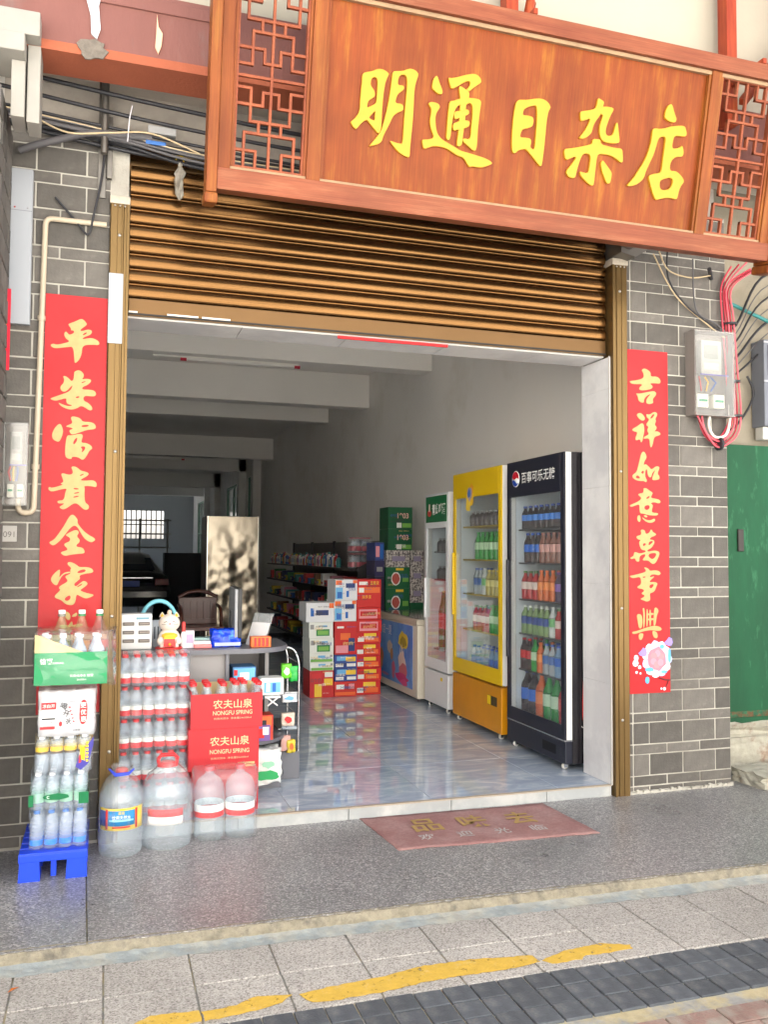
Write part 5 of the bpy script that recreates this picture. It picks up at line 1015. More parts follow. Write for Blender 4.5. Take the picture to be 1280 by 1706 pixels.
film_box(-.085,.085,0,.09,0,.10,mat('bag_blue',lin((16,64,222)),.18,var=.35,vscale=14,bump=1.0,bscale=22,col2=lin((40,150,240)),mix2=(.5,.65),scale2=10),bb_,'bag',5,.008,7)
B(-.07,.08,-.010,-.0095,.008,.028,'print',P('bag_grey',(170,180,210),.4),bb_)
lt=thing('lighter_box','orange and red display box of lighters at the right end of the counter','display box',(.795,.48,TZ))
B(-.058,.058,0,.075,0,.06,'tray',P('tray_orange',(240,120,50),.4),lt,.003)
for i in range(9): MB().lathe((-.046+i*.0115,-.004,.03),[(.0052,-.024),(.0052,.024)],8).build('lighter',P('lighter_red',(240,60,70),.25) if i%2 else P('lighter_orange',(244,120,60),.25),lt)
mo=thing('computer_monitor','black monitor seen edge on at the back of the counter','monitor',(.69,.76,TZ),rz=PI/2-.06)
B(-.24,.24,-.012,.012,.05,.34,'screen',P('monitor_black',(26,27,30),.35),mo,.006); B(-.235,.235,.0125,.03,.055,.335,'back_cover',P('monitor_grey',(150,152,156),.4),mo,.003); B(-.03,.03,.023,.04,.0,.2,'stand',MATS['monitor_black'],mo,.003); MB().lathe((0,.03,0),[(.10,0),(.10,.008),(.09,.012)],20).build('foot',MATS['monitor_black'],mo)
pp=thing('paper_stand','leaning white paper in a clear holder beside the monitor','paper holder',(.775,.6,TZ),rz=-.9)
MB().add([(-.07,0,0),(.07,0,0),(.07,.06,.13),(-.07,.06,.13)],[(0,1,2,3)]).build('paper',P('paper_white',(226,224,224),.6),pp).modifiers.new('t','SOLIDIFY').thickness=.002
MB().add([(-.075,.005,0),(.075,.005,0),(.075,.085,.185),(-.075,.085,.185)],[(0,1,2,3)]).build('holder',mat('clear_acrylic',lin((220,224,224)),.1,alpha=.3),pp).modifiers.new('t','SOLIDIFY').thickness=.003
# things on the open shelves of the counter end
def carton(name,label,cat_,x,y,z,w,d,h,col,prints=(),rz=0,face='front',group=None,bev=.003):
    """printed box; prints = (u0,u1,v0,v1,colour name,rgb) as fractions of the front"""
    o=thing(name,label,cat_,(x,y,z),rz,group); B(0,w,0,d,0,h,'box',P(*col,.5,var=.03,vscale=6),o,bev)
    for i,(u0,u1,v0,v1,nm,rgb) in enumerate(prints):
        yy=-.0006-.0004*i
        B(u0*w,u1*w,yy-.0003,yy,v0*h,v1*h,'print',P(nm,rgb,.5),o)
    if prints and h>.07 and w>.15:
        rn=random.Random(int(x*1000+z*7000)); yy=-.0006-.0004*len(prints)-.0003
        for k in range(rn.randint(3,5)):
            t=rn.choice(('净含量500ml','饮料 250ml','优质啤酒','精选好礼','24罐装','小心轻放','纯牛奶','Beer 500ml','生产日期','新鲜美味','饮用水'))
            c=rn.choice((('tiny_white',(236,234,226)),('tiny_gold',(220,190,120)),('tiny_dark',(70,66,70)),('tiny_blue',(60,90,160))))
            ww=w*rn.uniform(.2,.5); hh=ww/len(t)*1.25
            text(t,P(*c,.5),o,(rn.uniform(ww/2+.005,w-ww/2-.005),yy-.0003*k,rn.uniform(hh,h-hh)),w=ww,h=min(hh,h*.2))
    return o
BLU=('pr_blue',(36,104,190)); WHT=('pr_white',(236,236,232)); RD=('pr_red',(206,40,44)); GRN=('pr_green',(46,130,70)); YLW=('pr_yellow',(240,200,60)); NVY=('pr_navy',(40,60,120)); ORG=('pr_orange',(236,110,50)); PNK=('pr_pink',(230,150,160)); LGR=('pr_leaf',(120,180,80)); SKY=('pr_sky',(110,180,226)); GRY=('pr_grey',(150,150,150)); BLK=('pr_black',(40,40,44))
carton('printed_box','blue and white printed box on the upper shelf of the counter end','box',.635,.50,.613,.135,.16,.165,('shelf_blue_box',(70,120,170)),((.05,.95,.5,.95,*SKY),(.1,.5,.1,.45,*WHT),(.55,.9,.15,.5,*NVY),(.3,.7,.55,.8,*WHT),(.05,.2,.7,.9,*RD)))
carton('tissue_pack','white tissue packs with blue print on the upper shelf of the counter end','packet',.79,.46,.613,.14,.12,.10,('tissue_white',(236,236,230)),((.15,.85,.15,.75,*SKY),(.25,.4,.2,.7,*WHT),(.5,.65,.2,.7,*BLU)),bev=.012)
wrk=thing('white_cross_stand','small white crossed stand hanging below the tissue packs','stand',(.86,.445,.555))
for s in (-1,1): MB().tube([(-.03*s,0,0),(.03*s,0,.045)],.005,5).build('leg',P('stand_white',(236,236,236),.4),wrk)
B(-.045,.045,-.01,.05,.045,.055,'top',MATS['stand_white'],wrk)
carton('printed_box','red and orange printed box on the middle shelf of the counter end','box',.77,.47,.353,.10,.12,.145,('shelf_red_box',(200,60,40)),((.1,.9,.55,.95,*ORG),(.2,.8,.1,.4,*WHT),(.3,.6,.5,.8,*BLK)))
carton('printed_box','red white and violet printed box at the front of the middle shelf','box',.76,.45,.353,.09,.02,.09,('shelf_violet_box',(120,90,160)),((.1,.6,.2,.8,*RD),(.5,.9,.4,.9,*WHT)))
tb=thing('tissue_bag','white plastic bag of tissue with green print on the lowest shelf','bag',(.80,.41,.118)); film_box(-.09,.11,0,.16,0,.19,mat('bag_white',lin((228,232,228)),.22,bump=1.0,bscale=24),tb,'bag',9,.009,7); MB().prism(blob(.02,.05,.075,.028,16,3,.2),-.011,-.0125,'y').build('print',P('bag_green',(40,160,90),.4),tb); MB().prism(blob(.03,.11,.035,.018,12,5,.3),-.011,-.0125,'y').build('print',P('bag_mint',(150,206,176),.4),tb)
# wire rack with snacks
rk=thing('wire_rack','chrome framed display rack with hanging snack packs beside the counter','display rack',(1.015,.70,.0625))
m_chr=P('chrome',(196,198,202),.2,metal=.9)
MB().tube(bend([(-.06,0,.0),(-.06,0,.0),(-.06,0,.03)],.01) if False else bend([(-.05,-.0,.80),(.02,-.0,.80),(.055,-.0,.72),(.055,-.0,.0)],.05),.0075,8).build('front_hoop',m_chr,rk)
MB().tube(bend([(-.05,.35,.80),(.02,.35,.80),(.055,.35,.72),(.055,.35,.0)],.05),.0075,8).build('back_hoop',m_chr,rk)
for z in (.16,.38,.58,.70): MB().tube([(.055,.0,z),(.055,.35,z)],.004,6).build('cross_wire',m_chr,rk)
B(-.08,.062,-.01,.36,.0,.165,'base',m_cnt,rk,.004)
for z in (.30,.52): B(-.07,.05,.0,.35,z,z+.006,'wire_shelf',MATS['chrome'],rk)
def snack(x,y,z,w,h,col,label,seed,pr2=None):
    o=thing('snack_pack',label,'snack pack',(x,y,z)); film_box(-w/2,w/2,0,.03,0,h,mat('snack_'+col[0],lin(col[1]),.22,bump=.8,bscale=30),o,'bag',seed,.004,5)
    if pr2: MB().prism(blob(0,h*.5,w*.3,h*.25,10,seed,.25),-.006,-.0075,'y').build('print',P(*pr2,.4),o)
snack(.985,.66,.68,.06,.085,('lime',(110,210,60)),'lime green hanging snack pack at the top of the wire rack',1,WHT)
snack(1.03,.66,.66,.05,.09,('green',(40,170,70)),'darker green hanging snack pack beside the lime one on the wire rack',2)
snack(1.01,.68,.53,.09,.05,('white',(226,230,236)),'white and blue snack pack on the upper wire shelf',3,SKY)
snack(1.0,.67,.39,.08,.075,('cream',(220,206,190)),'cream snack pack on the middle of the wire rack',4,RD)
snack(1.01,.68,.365,.09,.02,('grey',(150,160,170)),'flat grey packet on the lower wire shelf',5)
snack(.985,.67,.24,.06,.09,('rose',(206,160,150)),'pinkish snack pack near the foot of the wire rack',6)
snack(1.02,.665,.228,.05,.075,('yellow',(214,190,60)),'yellow and red snack pack near the foot of the wire rack',7,ORG)

# ================================================================== FRIDGES along the right wall (doors face left)
FK=1.047
def KZ_(z): return 1.4467+(z-1.4467)*FK
def KY_(y): return -4.6173+(y+4.6173)*FK
FX=2.727
m_glass=clear('fridge_glass',(.97,.985,.985),.03,(.8,.86,.9),1.5,.02,0,1,1.4)
m_inw=P('fridge_inside',(216,224,230),.4); m_chrome=MATS['chrome']; m_rub=P('castor_black',(40,40,42),.6)
def castor(parent,x,y,z):
    o=MB().lathe((x,y,z+.021),[(.006,-.010),(.0205,-.009),(.0205,.009),(.006,.010)],14,axis='y').build('castor',P('castor_white',(206,204,198),.4),parent)
    q=MB(); q.box(x-.012,x+.012,y-.02,y-.014,z+.015,z+.041); q.box(x-.012,x+.012,y+.014,y+.02,z+.015,z+.041); q.build('fork',m_chrome,o)
def fridge(name,label,y0,y1,top,base0,base1,door0,glass0,glass1,head0,mats,x0=2.6,depth=.62,shelves=(),edge=None):
    """mats: body side, door frame, header, base"""
    y0,y1=KY_(y0),KY_(y1); top,base1,door0,glass0,glass1=[KZ_(v) for v in (top,base1,door0,glass0,glass1)]; base0=max(.108,KZ_(base0)); shelves=[KZ_(v) for v in shelves]; x0=FX+(x0-2.6); depth=min(depth,3.292-x0)
    o=thing(name,label,'fridge',(x0,y0,0)); Wd=y1-y0; side,frame,head,basem=mats
    X1=.055; D=depth
    # cabinet walls
    B(X1,D,0,.03,base0,top,'side_wall',side,o,.003); B(X1,D,Wd-.03,Wd,base0,top,'side_wall',side,o,.003)
    B(D-.02,D,.0305,Wd-.0305,base0,top,'back_wall',m_inw,o); B(X1,D-.0205,.0305,Wd-.0305,top-.03,top,'top_wall',side,o); B(X1,D-.0205,.0305,Wd-.0305,base1,base1+.03,'cabinet_floor',m_inw,o)
    B(X1+.002,D-.021,.031,.036,base1+.031,top-.031,'liner',m_inw,o); B(X1+.002,D-.021,Wd-.036,Wd-.031,base1+.031,top-.031,'liner',m_inw,o)
    B(-.0,X1-.002,-.002,Wd+.002,base0,base1-.006,'base_panel',basem,o,.008)
    # door
    ed=edge or P('door_edge_white',(228,228,224),.4)
    d=B(.012,X1-.004,.0,Wd,door0,top-.004,'door_core',ed,o) if False else None
    st=.05
    dr=MB().box(.0,.012,0,st,door0,top).build('door_frame',frame,o,.002)
    B(.0,.012,Wd-st,Wd,door0,top,'door_frame',frame,o,.002); B(.0,.012,st+.0005,Wd-st-.0005,door0,glass0,'door_frame',frame,o,.002); hh=B(-.001,.012,st+.0005,Wd-st-.0005,glass1,top,'header',head,o,.002)
    B(.0125,X1-.003,0,st*.8,door0,top,'door_edge',ed,o,.002); B(.0125,X1-.003,Wd-st*.8,Wd,door0,top,'door_edge',ed,o,.002)
    B(.0125,X1-.003,st*.81,Wd-st*.81,top-.04,top,'door_edge',ed,o); B(.0125,X1-.003,st*.81,Wd-st*.81,door0,door0+.04,'door_edge',ed,o)
    B(.004,.010,st+.001,Wd-st-.001,glass0+.001,glass1-.001,'glass_pane',m_glass,o)
    B(-.022,-.001,Wd-st*.9,Wd-st*.45,glass0+.35,glass1-.45,'handle',frame,o,.006)
    for z in shelves:
        B(.075,D-.03,.04,Wd-.04,z-.012,z,'shelf',P('shelf_gold',(190,160,50),.5) if 'yellow' in label else m_shelf,o)
    for yy in (.07,Wd-.07):
        for xx in (.035,D-.06): castor(o,xx,yy,.0625)
        B(.03,.09,yy-.025,yy+.025,.1035,base0-.0005,'castor_plate',m_chrome,o)
    return o
m_shelf=P('shelf_grey',(70,72,76),.5)
m_blk=mat('fridge_black',lin((32,30,34)),.25,var=.1,vscale=3,coat=.3); m_blk2=P('fridge_navy_black',(34,36,48),.3)
KZ=(.43,.655,.90,1.135,1.385,1.615)
kf=fridge('drinks_fridge','tall black glass door drinks fridge nearest the doorway with a cola logo',.137,.936,2.078,.145,.315,.315,.40,1.835,1.835,(m_blk,m_blk2,m_blk2,m_blk2),shelves=KZ[1:],depth=.66)
# header lettering on the left-facing door: local y grows away from the camera
lt_=text('百事可乐无糖',MATS['print_white'],kf,(-.0018,.36,KZ_(1.958)),w=.48,h=.078,face='left',bold=.006)
lg=MB().lathe((-.0012,.69,KZ_(1.958)),[(.058,0),(.058,-.002),(0,-.002)],24,axis='x').build('logo',MATS['print_white'],kf)
def half(y0,z0,r,a0,a1,dip,m,x):
    pts=[(y0+r*math.cos(a0+(a1-a0)*i/14),z0+r*math.sin(a0+(a1-a0)*i/14)) for i in range(15)]
    p,q=pts[-1],pts[0]
    for i in range(1,8):
        t=i/8; pts.append((p[0]+(q[0]-p[0])*t,p[1]+(q[1]-p[1])*t+dip*math.sin(2*PI*t)))
    MB().prism(pts,x,x-.0008,'x').build('logo_print',m,kf)
half(.69,KZ_(1.958),.053,.25,PI+.15,.010,P('logo_red',(206,24,44),.4),-.0036); half(.69,KZ_(1.958),.053,PI+.55,2*PI-.25,.010,P('logo_blue',(20,70,170),.4),-.0036)
B(-.004,.052,.0,.83,KZ_(.306),KZ_(.3145),'chrome_strip',m_chrome,kf); B(-.001,-.0003,.12,.30,.15,.21,'vent',P('vent_black',(20,20,24),.6),kf); B(-.0012,-.0004,.04,.075,.155,.205,'switch',P('switch_dark',(60,62,70),.5),kf)
MB().prism([(.135,.70),(.165,.80),(.18,.80),(.17,.70),(.15,.52),(.125,.38),(.125,.5)],-.0006,-.0014,'y').build('red_stripe',P('side_red',(226,54,40),.35),kf)
text('元X',MATS['print_white'],kf,(.165,-.0014,.30),h=.06,rot=(PI/2,1.2,0))
wf=fridge('drinks_fridge','narrow white glass door fridge with a green header beside the freezer',2.06,2.60,1.955,.11,.45,.46,.55,1.66,1.66,(P('fridge_white',(228,230,232),.35),MATS['fridge_white'],MATS['fridge_white'],MATS['fridge_white']),shelves=(.62,1.22,1.46),depth=.6,x0=2.61)
B(-.006,-.0012,.03,.535,KZ_(1.71),KZ_(1.935),'header_panel',mat('header_green',lin((18,110,62)),.35),wf,.003)
text('青岛啤酒',MATS['print_white'],wf,(-.0068,.21,KZ_(1.82)),w=.32,h=.10,face='left',bold=.03); MB().prism(blob(.44,KZ_(1.79),.05,.03,16,1,.05),-.0062,-.0072,'x').build('badge',P('badge_red',(206,60,56),.4),wf); B(-.0075,-.0062,.425,.455,1.82,1.89,'badge_bottle',P('badge_cream',(214,200,190),.4),wf)
B(-.0016,-.0006,.12,.17,.33,.36,'sticker',P('sticker_yellow',(236,206,60),.5),wf)
yf=fridge('drinks_fridge','tall yellow glass door fridge with an orange base between the white and black fridges',1.033,1.93,2.078,.16,.50,.51,.62,1.88,1.88,(mat('fridge_orange',lin((196,120,24)),.4,var=.2,vscale=4,col2=lin((226,180,20)),mix2=(.4,.6),scale2=3),mat('fridge_yellow',lin((222,184,10)),.35),MATS['fridge_yellow'],mat('fridge_amber',lin((204,136,16)),.35,var=.12,vscale=3)),shelves=(.85,1.13,1.40,1.66),depth=.64)
for i,(dy,dz,r_,c) in enumerate(((.0,.0,.07,(236,190,40)),(-.035,.06,.035,(230,160,40)),(.03,-.06,.05,(240,206,70)),(.0,.02,.045,(180,160,170)),(.01,.025,.028,(60,110,180)))): MB().prism(blob(.58+dy,1.955+dz-.05,r_,r_*1.2,12,i+2,.25),-.0015-.0006*i,-.0022-.0006*i,'x').build('logo_print',P('yl_%d'%i,c,.4),yf)
B(-.0014,-.0006,.07,.24,.30,.37,'lock_plate',P('plate_dark',(70,60,40),.5),yf); B(-.0022,-.0015,.18,.24,.302,.368,'switch',P('switch_yellow',(240,206,20),.4),yf)

# ---- drinks inside; rows run along the door (world y), seen from the left
def drink(kind):
    d={'cola':((60,34,30),.9,(40,110,210),(30,80,180),.21,.030),'colasmall':((52,30,28),.9,(60,130,220),(30,80,180),.165,.027),'peach':((150,100,86),.85,(214,160,150),(170,120,110),.21,.030),
       'redb':((190,36,40),.85,(230,210,200),(60,140,70),.20,.029),'orange':((226,110,40),.85,(240,140,60),(236,120,50),.21,.030),'grape':((70,40,80),.85,(150,110,190),(120,80,160),.20,.029),
       'tea':((150,180,120),.7,(40,70,150),(230,236,230),.20,.032),'lime':((60,170,70),.8,(200,230,190),(40,150,60),.22,.031),'coke':((52,24,22),.9,(200,40,44),(206,40,44),.22,.030),
       'clear':((210,220,226),.5,(70,110,180),(40,90,190),.21,.030),'bluew':((150,190,226),.6,(40,100,200),(40,90,210),.21,.030),'bigcola':((50,28,26),.92,(36,104,206),(30,70,190),.31,.048),'bigorange':((210,96,40),.88,(230,130,70),(226,110,50),.31,.046),'biggreen':((40,150,66),.82,(190,220,190),(40,150,60),.31,.046),'bigred':((184,36,40),.88,(206,60,60),(200,40,40),.31,.046),
       'greenbig':((30,120,50),.88,(206,60,56),(200,190,120),.52,.046),'can':((90,80,80),1,(90,80,84),(170,170,174),.12,.031),'yellowb':((206,190,110),.8,(230,220,140),(230,210,90),.2,.03),'white':((226,232,228),.8,(120,190,120),(220,220,220),.21,.031)}[kind]
    body=mat('drink_'+kind,lin(d[0]),.12,alpha=d[1],spec=.6)
    return bottle_meshes(d[4],d[5],.0115 if d[4]<.3 else .014,.014,.35,.62,body,P('dcap_'+kind,d[3],.35),P('dlab_'+kind,d[2],.4),n=10)
def row(z,kinds,y_from,y_to,xs,where,x0=2.6):
    n=len(kinds)
    for i,k in enumerate(kinds):
        y=y_from+(y_to-y_from)*(i+.5)/n
        nm={'cola':'blue labelled cola bottle','colasmall':'small cola bottle','peach':'brownish peach drink bottle','redb':'red drink bottle','orange':'orange drink bottle','grape':'purple grape drink bottle','tea':'green tea bottle','lime':'green lime drink bottle','coke':'dark cola bottle','clear':'clear water bottle','bluew':'pale blue drink bottle','bigcola':'large cola bottle','bigorange':'large orange drink bottle','biggreen':'large green soda bottle','bigred':'large red drink bottle','greenbig':'tall green beer bottle','can':'grey drink can','yellowb':'yellowish drink bottle','white':'white drink bottle'}[k]
        for j,x in enumerate(xs): put_bottle(drink(k),None,(FX+(x0-2.6)+x,KY_(y),KZ_(z)+.0005),random.uniform(0,6),'drink_can' if k=='can' else 'drink_bottle','%s %s, %s row %s from left'%(nm,where,('front','back')[j],ORD[i]),'can' if k=='can' else 'bottle','drinks '+where)
random.seed(6)
ya,yb=.90,.18
row(KZ[5],['colasmall']*8+['lime'],ya-.02,yb,(.10,.19),'on the top shelf of black fridge')
row(KZ[4],['cola','cola','cola','peach','peach','peach','peach','cola','cola'],ya-.06,yb,(.10,.19),'on the second shelf of black fridge')
row(KZ[3],['redb','redb','redb','orange','orange','orange','grape','grape','yellowb'],ya-.02,yb,(.10,.19),'on the third shelf of black fridge')
row(KZ[2],['tea','tea','tea','tea','tea','white','redb','orange','orange'],ya-.02,yb,(.10,.19),'on the fourth shelf of black fridge')
row(KZ[1],['coke','coke','lime','orange','clear','clear','bluew','bluew','clear'],ya,yb,(.10,.19),'on the fifth shelf of black fridge')
row(.3462,['bigcola','bigcola','bigorange','biggreen','biggreen','bigred','bigred'],ya,yb,(.12,),'on the floor of black fridge')
row(.531,['clear','clear','clear','clear','bluew','bluew','clear','clear'],1.75,1.10,(.10,.19),'on the floor of yellow fridge')
row(.85,['redb','redb','redb','redb','lime','lime','white','white'],1.72,1.10,(.10,.19),'on the lowest shelf of yellow fridge')
row(1.13,['clear','clear','white','yellowb','yellowb','yellowb','tea','orange'],1.7,1.10,(.10,.19),'on the second shelf of yellow fridge')
row(1.40,['lime']*7,1.68,1.10,(.10,.19),'on the third shelf of yellow fridge')
row(1.66,['can']*8,1.78,1.10,(.10,.19),'on the top shelf of yellow fridge')
row(.62,['greenbig','greenbig','greenbig'],2.52,2.2,(.13,),'at the bottom of white fridge',2.61)
row(1.22,['can','can','can','can'],2.52,2.16,(.10,.19),'on the middle shelf of white fridge',2.61); row(1.46,['can','can','can','can'],2.52,2.16,(.10,.19),'on the top shelf of white fridge',2.61)

# ================================================================== CHEST FREEZER
fz=thing('chest_freezer','white chest freezer with a blue ice cream poster on its side','freezer',(2.695,3.02,0))
FW,FL_=.59,1.31; m_fz=mat('freezer_cream',lin((214,206,190)),.4,var=.04,vscale=5)
B(0,FW,0,FL_,.095,.772,'body',m_fz,fz,.012); B(-.012,FW,-.008,FL_+.008,.774,.824,'lid_rim',mat('freezer_rim',lin((196,186,168)),.4),fz,.008); B(.03,FW-.03,.03,FL_-.03,.825,.834,'glass_lid',P('lid_glass',(150,150,146),.1),fz,.002)
for y_ in (.06,FL_-.06): B(.03,.06,y_-.015,y_+.015,.0625,.0955,'foot',m_chrome,fz)
po=B(-.004,-.0005,.13,FL_-.03,.165,.757,'poster',mat('poster_blue',lin((76,130,212)),.4,var=.12,vscale=3,col2=lin((120,176,232)),mix2=(.4,.65),scale2=2.5),fz)
text('冰度一夏',P('poster_pale',(216,220,240),.4),po,(-.0052,.95,.67),w=.40,h=.10,face='left',bold=.01)
def pblob(y_,z_,ry,rz_,col,k,seed):
    z_-=.025; MB().prism(blob(y_,z_,ry,rz_,14,seed,.22),-.0046-.0005*k,-.0052-.0005*k,'x').build('poster_print',P(*col,.45),po)
pblob(.40,.62,.14,.085,('poster_yellow',(222,200,70)),0,3); pblob(.39,.61,.1,.05,('poster_olive',(160,150,60)),1,4)
for k,(y_,z_,ry,rz_,col) in enumerate(((.80,.52,.09,.07,('poster_cream',(226,206,190))),(.74,.46,.05,.06,('poster_tan',(200,150,110))),(1.08,.40,.07,.10,('poster_caramel',(190,130,90))),(1.09,.33,.035,.06,('poster_cone',(206,160,110))),(.42,.40,.11,.11,('poster_cream2',(232,216,206))),(.38,.33,.13,.07,('poster_rose',(206,120,130))),(.68,.32,.05,.09,('poster_pink2',(220,110,140))),(.44,.26,.2,.045,('poster_magenta',(206,70,130))),(.36,.22,.1,.03,('poster_magenta2',(220,90,150))),(.95,.24,.12,.015,('poster_mauve',(180,110,150))))): pblob(y_,z_,ry,rz_,col,2+k*.5,k+7)
for (y_,z_) in ((.47,.50),(.42,.53),(.37,.50)): MB().prism([(y_-.02,z_-.1),(y_+.02,z_-.1),(y_,z_+.04)],-.0078,-.0084,'x').build('poster_print',MATS['poster_cream2'],po)

# ================================================================== CARTON STACKS on the floor
SA='cartons stacked at the back'; _jr=random.Random(77)
F0=.0625
def st_box(x0,x1,z0,z1,label,col,prints,y=3.55,d=.3,txt=None):
    o=carton('goods_carton',label,'carton',x0+_jr.uniform(-.006,.004),y+_jr.uniform(-.008,.012),z0,x1-x0-.004,d,z1-z0-.001,col,prints,rz=_jr.uniform(-.02,.02),group=SA)
    if txt: 
        for (t,cx,cz,w,h,m) in txt: text(t,P(*m,.5),o,(cx*(x1-x0),-.004,cz*(z1-z0)),w=w*(x1-x0),h=h*(z1-z0))
    return o
# left stack
st_box(1.795,2.035,F0,.318,'red snack carton, lowest of the left stack at the back',('ct_red1',(196,36,40)),((.08,.5,.55,.9,*RD),(.6,.95,.45,.7,*YLW),(.2,.5,.03,.5,*YLW),(.62,.95,.76,.95,*WHT)))
for i,(z0,z1,nm) in enumerate(((.319,.398,'second'),(.399,.478,'third'))):
    st_box(1.795,2.035,z0,z1,'white milk carton with green grass print, %s of the left stack at the back'%nm,('ct_milk',(230,234,228)),((.05,.95,.04,.35,*LGR),(.35,.65,.5,.8,*SKY),(.85,.95,.6,.85,*GRY)))
for i,(z0,z1,nm) in enumerate(((.479,.628,'fourth'),(.629,.778,'fifth'))):
    st_box(1.795,2.035,z0,z1,'white milk carton with a green ring, %s of the left stack at the back'%nm,('ct_milk',(230,234,228)),((.3,.85,.12,.55,*GRN),(.36,.8,.2,.45,*LGR),(.05,.2,.55,.85,*GRY),(.4,.75,.7,.8,*SKY)))
st_box(1.755,2.035,.779,.965,'wide white beer carton, topmost of the left stack at the back',('ct_white1',(226,228,232)),((.16,.28,.3,.72,*BLU),(.35,.8,.35,.62,*NVY),(.82,.99,.72,.97,*ORG)))
# middle stack
st_box(2.042,2.268,F0,.207,'red drink carton, lowest of the middle stack at the back',('ct_red2',(206,44,40)),((.1,.45,.5,.8,*WHT),(.65,.9,.5,.85,*PNK),(.05,.95,.1,.3,*ORG)))
for nm,z0,z1 in (('second',.208,.334),('third',.335,.462)): st_box(2.042,2.268,z0,z1,'blue drink carton, %s of the middle stack at the back'%nm,('ct_blue1',(44,72,150)),((.1,.55,.55,.9,*SKY),(.5,.95,.5,.85,*YLW),(.05,.4,.1,.35,*WHT),(.55,.95,.12,.35,*WHT)))
st_box(2.042,2.268,.463,.780,'tall red drink carton, fourth of the middle stack at the back',('ct_red3',(200,34,36)),((.25,.7,.45,.65,*ORG),(.62,.9,.1,.5,*NVY),(.05,.6,.05,.28,*PNK),(.1,.4,.8,.86,*WHT)))
for nm,z0,z1 in (('fifth',.781,.985),('topmost',.986,1.185)): st_box(2.042,2.268,z0,z1,'white and blue beer carton, %s of the middle stack at the back'%nm,('ct_white1',(226,228,232)),((.02,.34,.05,.62,*SKY),(.1,.3,.1,.4,*BLU),(.48,.9,.6,.82,*NVY),(.02,.3,.74,.96,*ORG),(.8,.98,.82,.98,*ORG),(.5,.62,.15,.45,*BLU)))
# right stack
zz=[F0,.20,.32,.44,.56,.67,.79,.91]; nmz=('lowest','second','third','fourth','fifth','sixth','seventh')
for i in range(7):
    st_box(2.275,2.53,zz[i],zz[i+1]-.001,'thin red gift carton, %s of the right stack at the back'%nmz[i],('ct_red4',(206,36,34)),((.05,.3,.15,.5,*WHT),(.35,.9,.15,.5,*ORG),(.3,.8,.6,.9,*YLW)) if i not in (5,6) else ((.1,.85,.1,.85,*PNK),(.15,.8,.3,.7,*RD)),y=3.6)
st_box(2.275,2.53,.91,1.185,'large red gift carton with yellow lettering, topmost of the right stack at the back',('ct_red4',(206,36,34)),((.05,.95,.52,.72,*ORG),(.1,.3,.53,.7,*WHT),(.1,.45,.8,.92,*WHT)),y=3.6,txt=(('五粮液',.72,.87,.34,.14,('pr_yellow',(240,200,60))),('加多宝',.4,.38,.36,.12,('pr_yellow',(240,200,60)))))
# tall stack behind the freezer
SB='cartons stacked behind the freezer'
def sb_(x0,x1,z0,z1,label,col,prints,y=4.45,d=.32): return carton('goods_carton',label,'carton',x0,y,z0,x1-x0,d,z1-z0-.001,col,prints,group=SB)
G1=('ct_green',(22,92,58))
sb_(2.86,3.13,F0,.42,'dark green beer carton, lowest of the tall stack behind the freezer',G1,())
sb_(2.86,3.13,.42,.78,'dark green beer carton, second of the tall stack behind the freezer',G1,())
for nm,z0,z1 in (('third',.78,1.06),('fourth',1.06,1.29)): 
    o=sb_(2.85,3.12,z0,z1,'green beer carton with an oval badge, %s of the tall stack behind the freezer'%nm,('ct_green2',(26,100,60)),((.7,.95,.3,.5,*LGR),(.05,.2,.45,.55,*GRY)))
    MB().prism(blob(.11,(z1-z0)*.45,.055,.075,16,1,.05),-.003,-.004,'y').build('badge',P(*WHT,.5),o); MB().prism(blob(.11,(z1-z0)*.45,.043,.06,16,2,.05),-.0045,-.0055,'y').build('badge',P('badge_red2',(190,90,80),.5),o); B(.11,.2,-.003,-.002,(z1-z0)*.85,(z1-z0)*.95,'print',P(*YLW,.5),o)
m_pat=mat('pattern_print',lin((206,200,194)),.5,col2=lin((110,104,106)),mix2=(.47,.53),scale2=38)
def pat(x0,x1,z0,z1,label,y=4.45):
    o=thing('goods_carton',label,'carton',(x0,y,z0),0,SB); B(0,x1-x0,0,.3,0,z1-z0-.001,'box',m_pat,o,.003); B((x1-x0)*.25,(x1-x0)*.8,-.001,-.0004,(z1-z0)*.35,(z1-z0)*.65,'print',P('pat_mauve',(150,140,170),.5),o)
pat(2.85,3.12,1.29,1.475,'white patterned carton, fifth of the tall stack behind the freezer')
for nm,z0,z1 in (('fifth',1.475,1.71),('topmost',1.711,1.95)):
    o=sb_(2.87,3.15,z0,z1,'green beer carton with pink lettering, %s of the tall stack behind the freezer'%('sixth' if nm=='fifth' else nm),G1,((.35,.55,.05,.28,*WHT),(.58,.95,.06,.26,*LGR)))
    text('1903',P('pink_print',(214,170,160),.5),o,(.17,-.003,(z1-z0)*.6),w=.13,h=.06,bold=.03)
for i,(z0,z1) in enumerate(((.9,1.1),(1.1,1.29),(1.29,1.475))): pat(3.13,3.285,z0,z1,'grey patterned carton beside the tall stack, %s of three'%('lowest','middle','topmost')[i])
sb_(3.13,3.285,F0,.9,'plain green carton under the grey patterned cartons',G1,())
sb_(2.735,2.845,F0,1.19,'narrow dark carton behind the right red stack',('ct_dark',(46,44,70)),(),y=4.5); sb_(2.735,2.845,1.19,1.36,'dark violet carton below the blue one beside the tall stack',('ct_violet',(44,40,84)),((.2,.8,.3,.6,*GRY),),y=4.5); sb_(2.735,2.84,1.36,1.56,'blue and red printed carton beside the tall stack',('ct_blue2',(50,70,140)),((.1,.5,.2,.8,*PNK),(.55,.9,.1,.9,*BLU)),y=4.5)

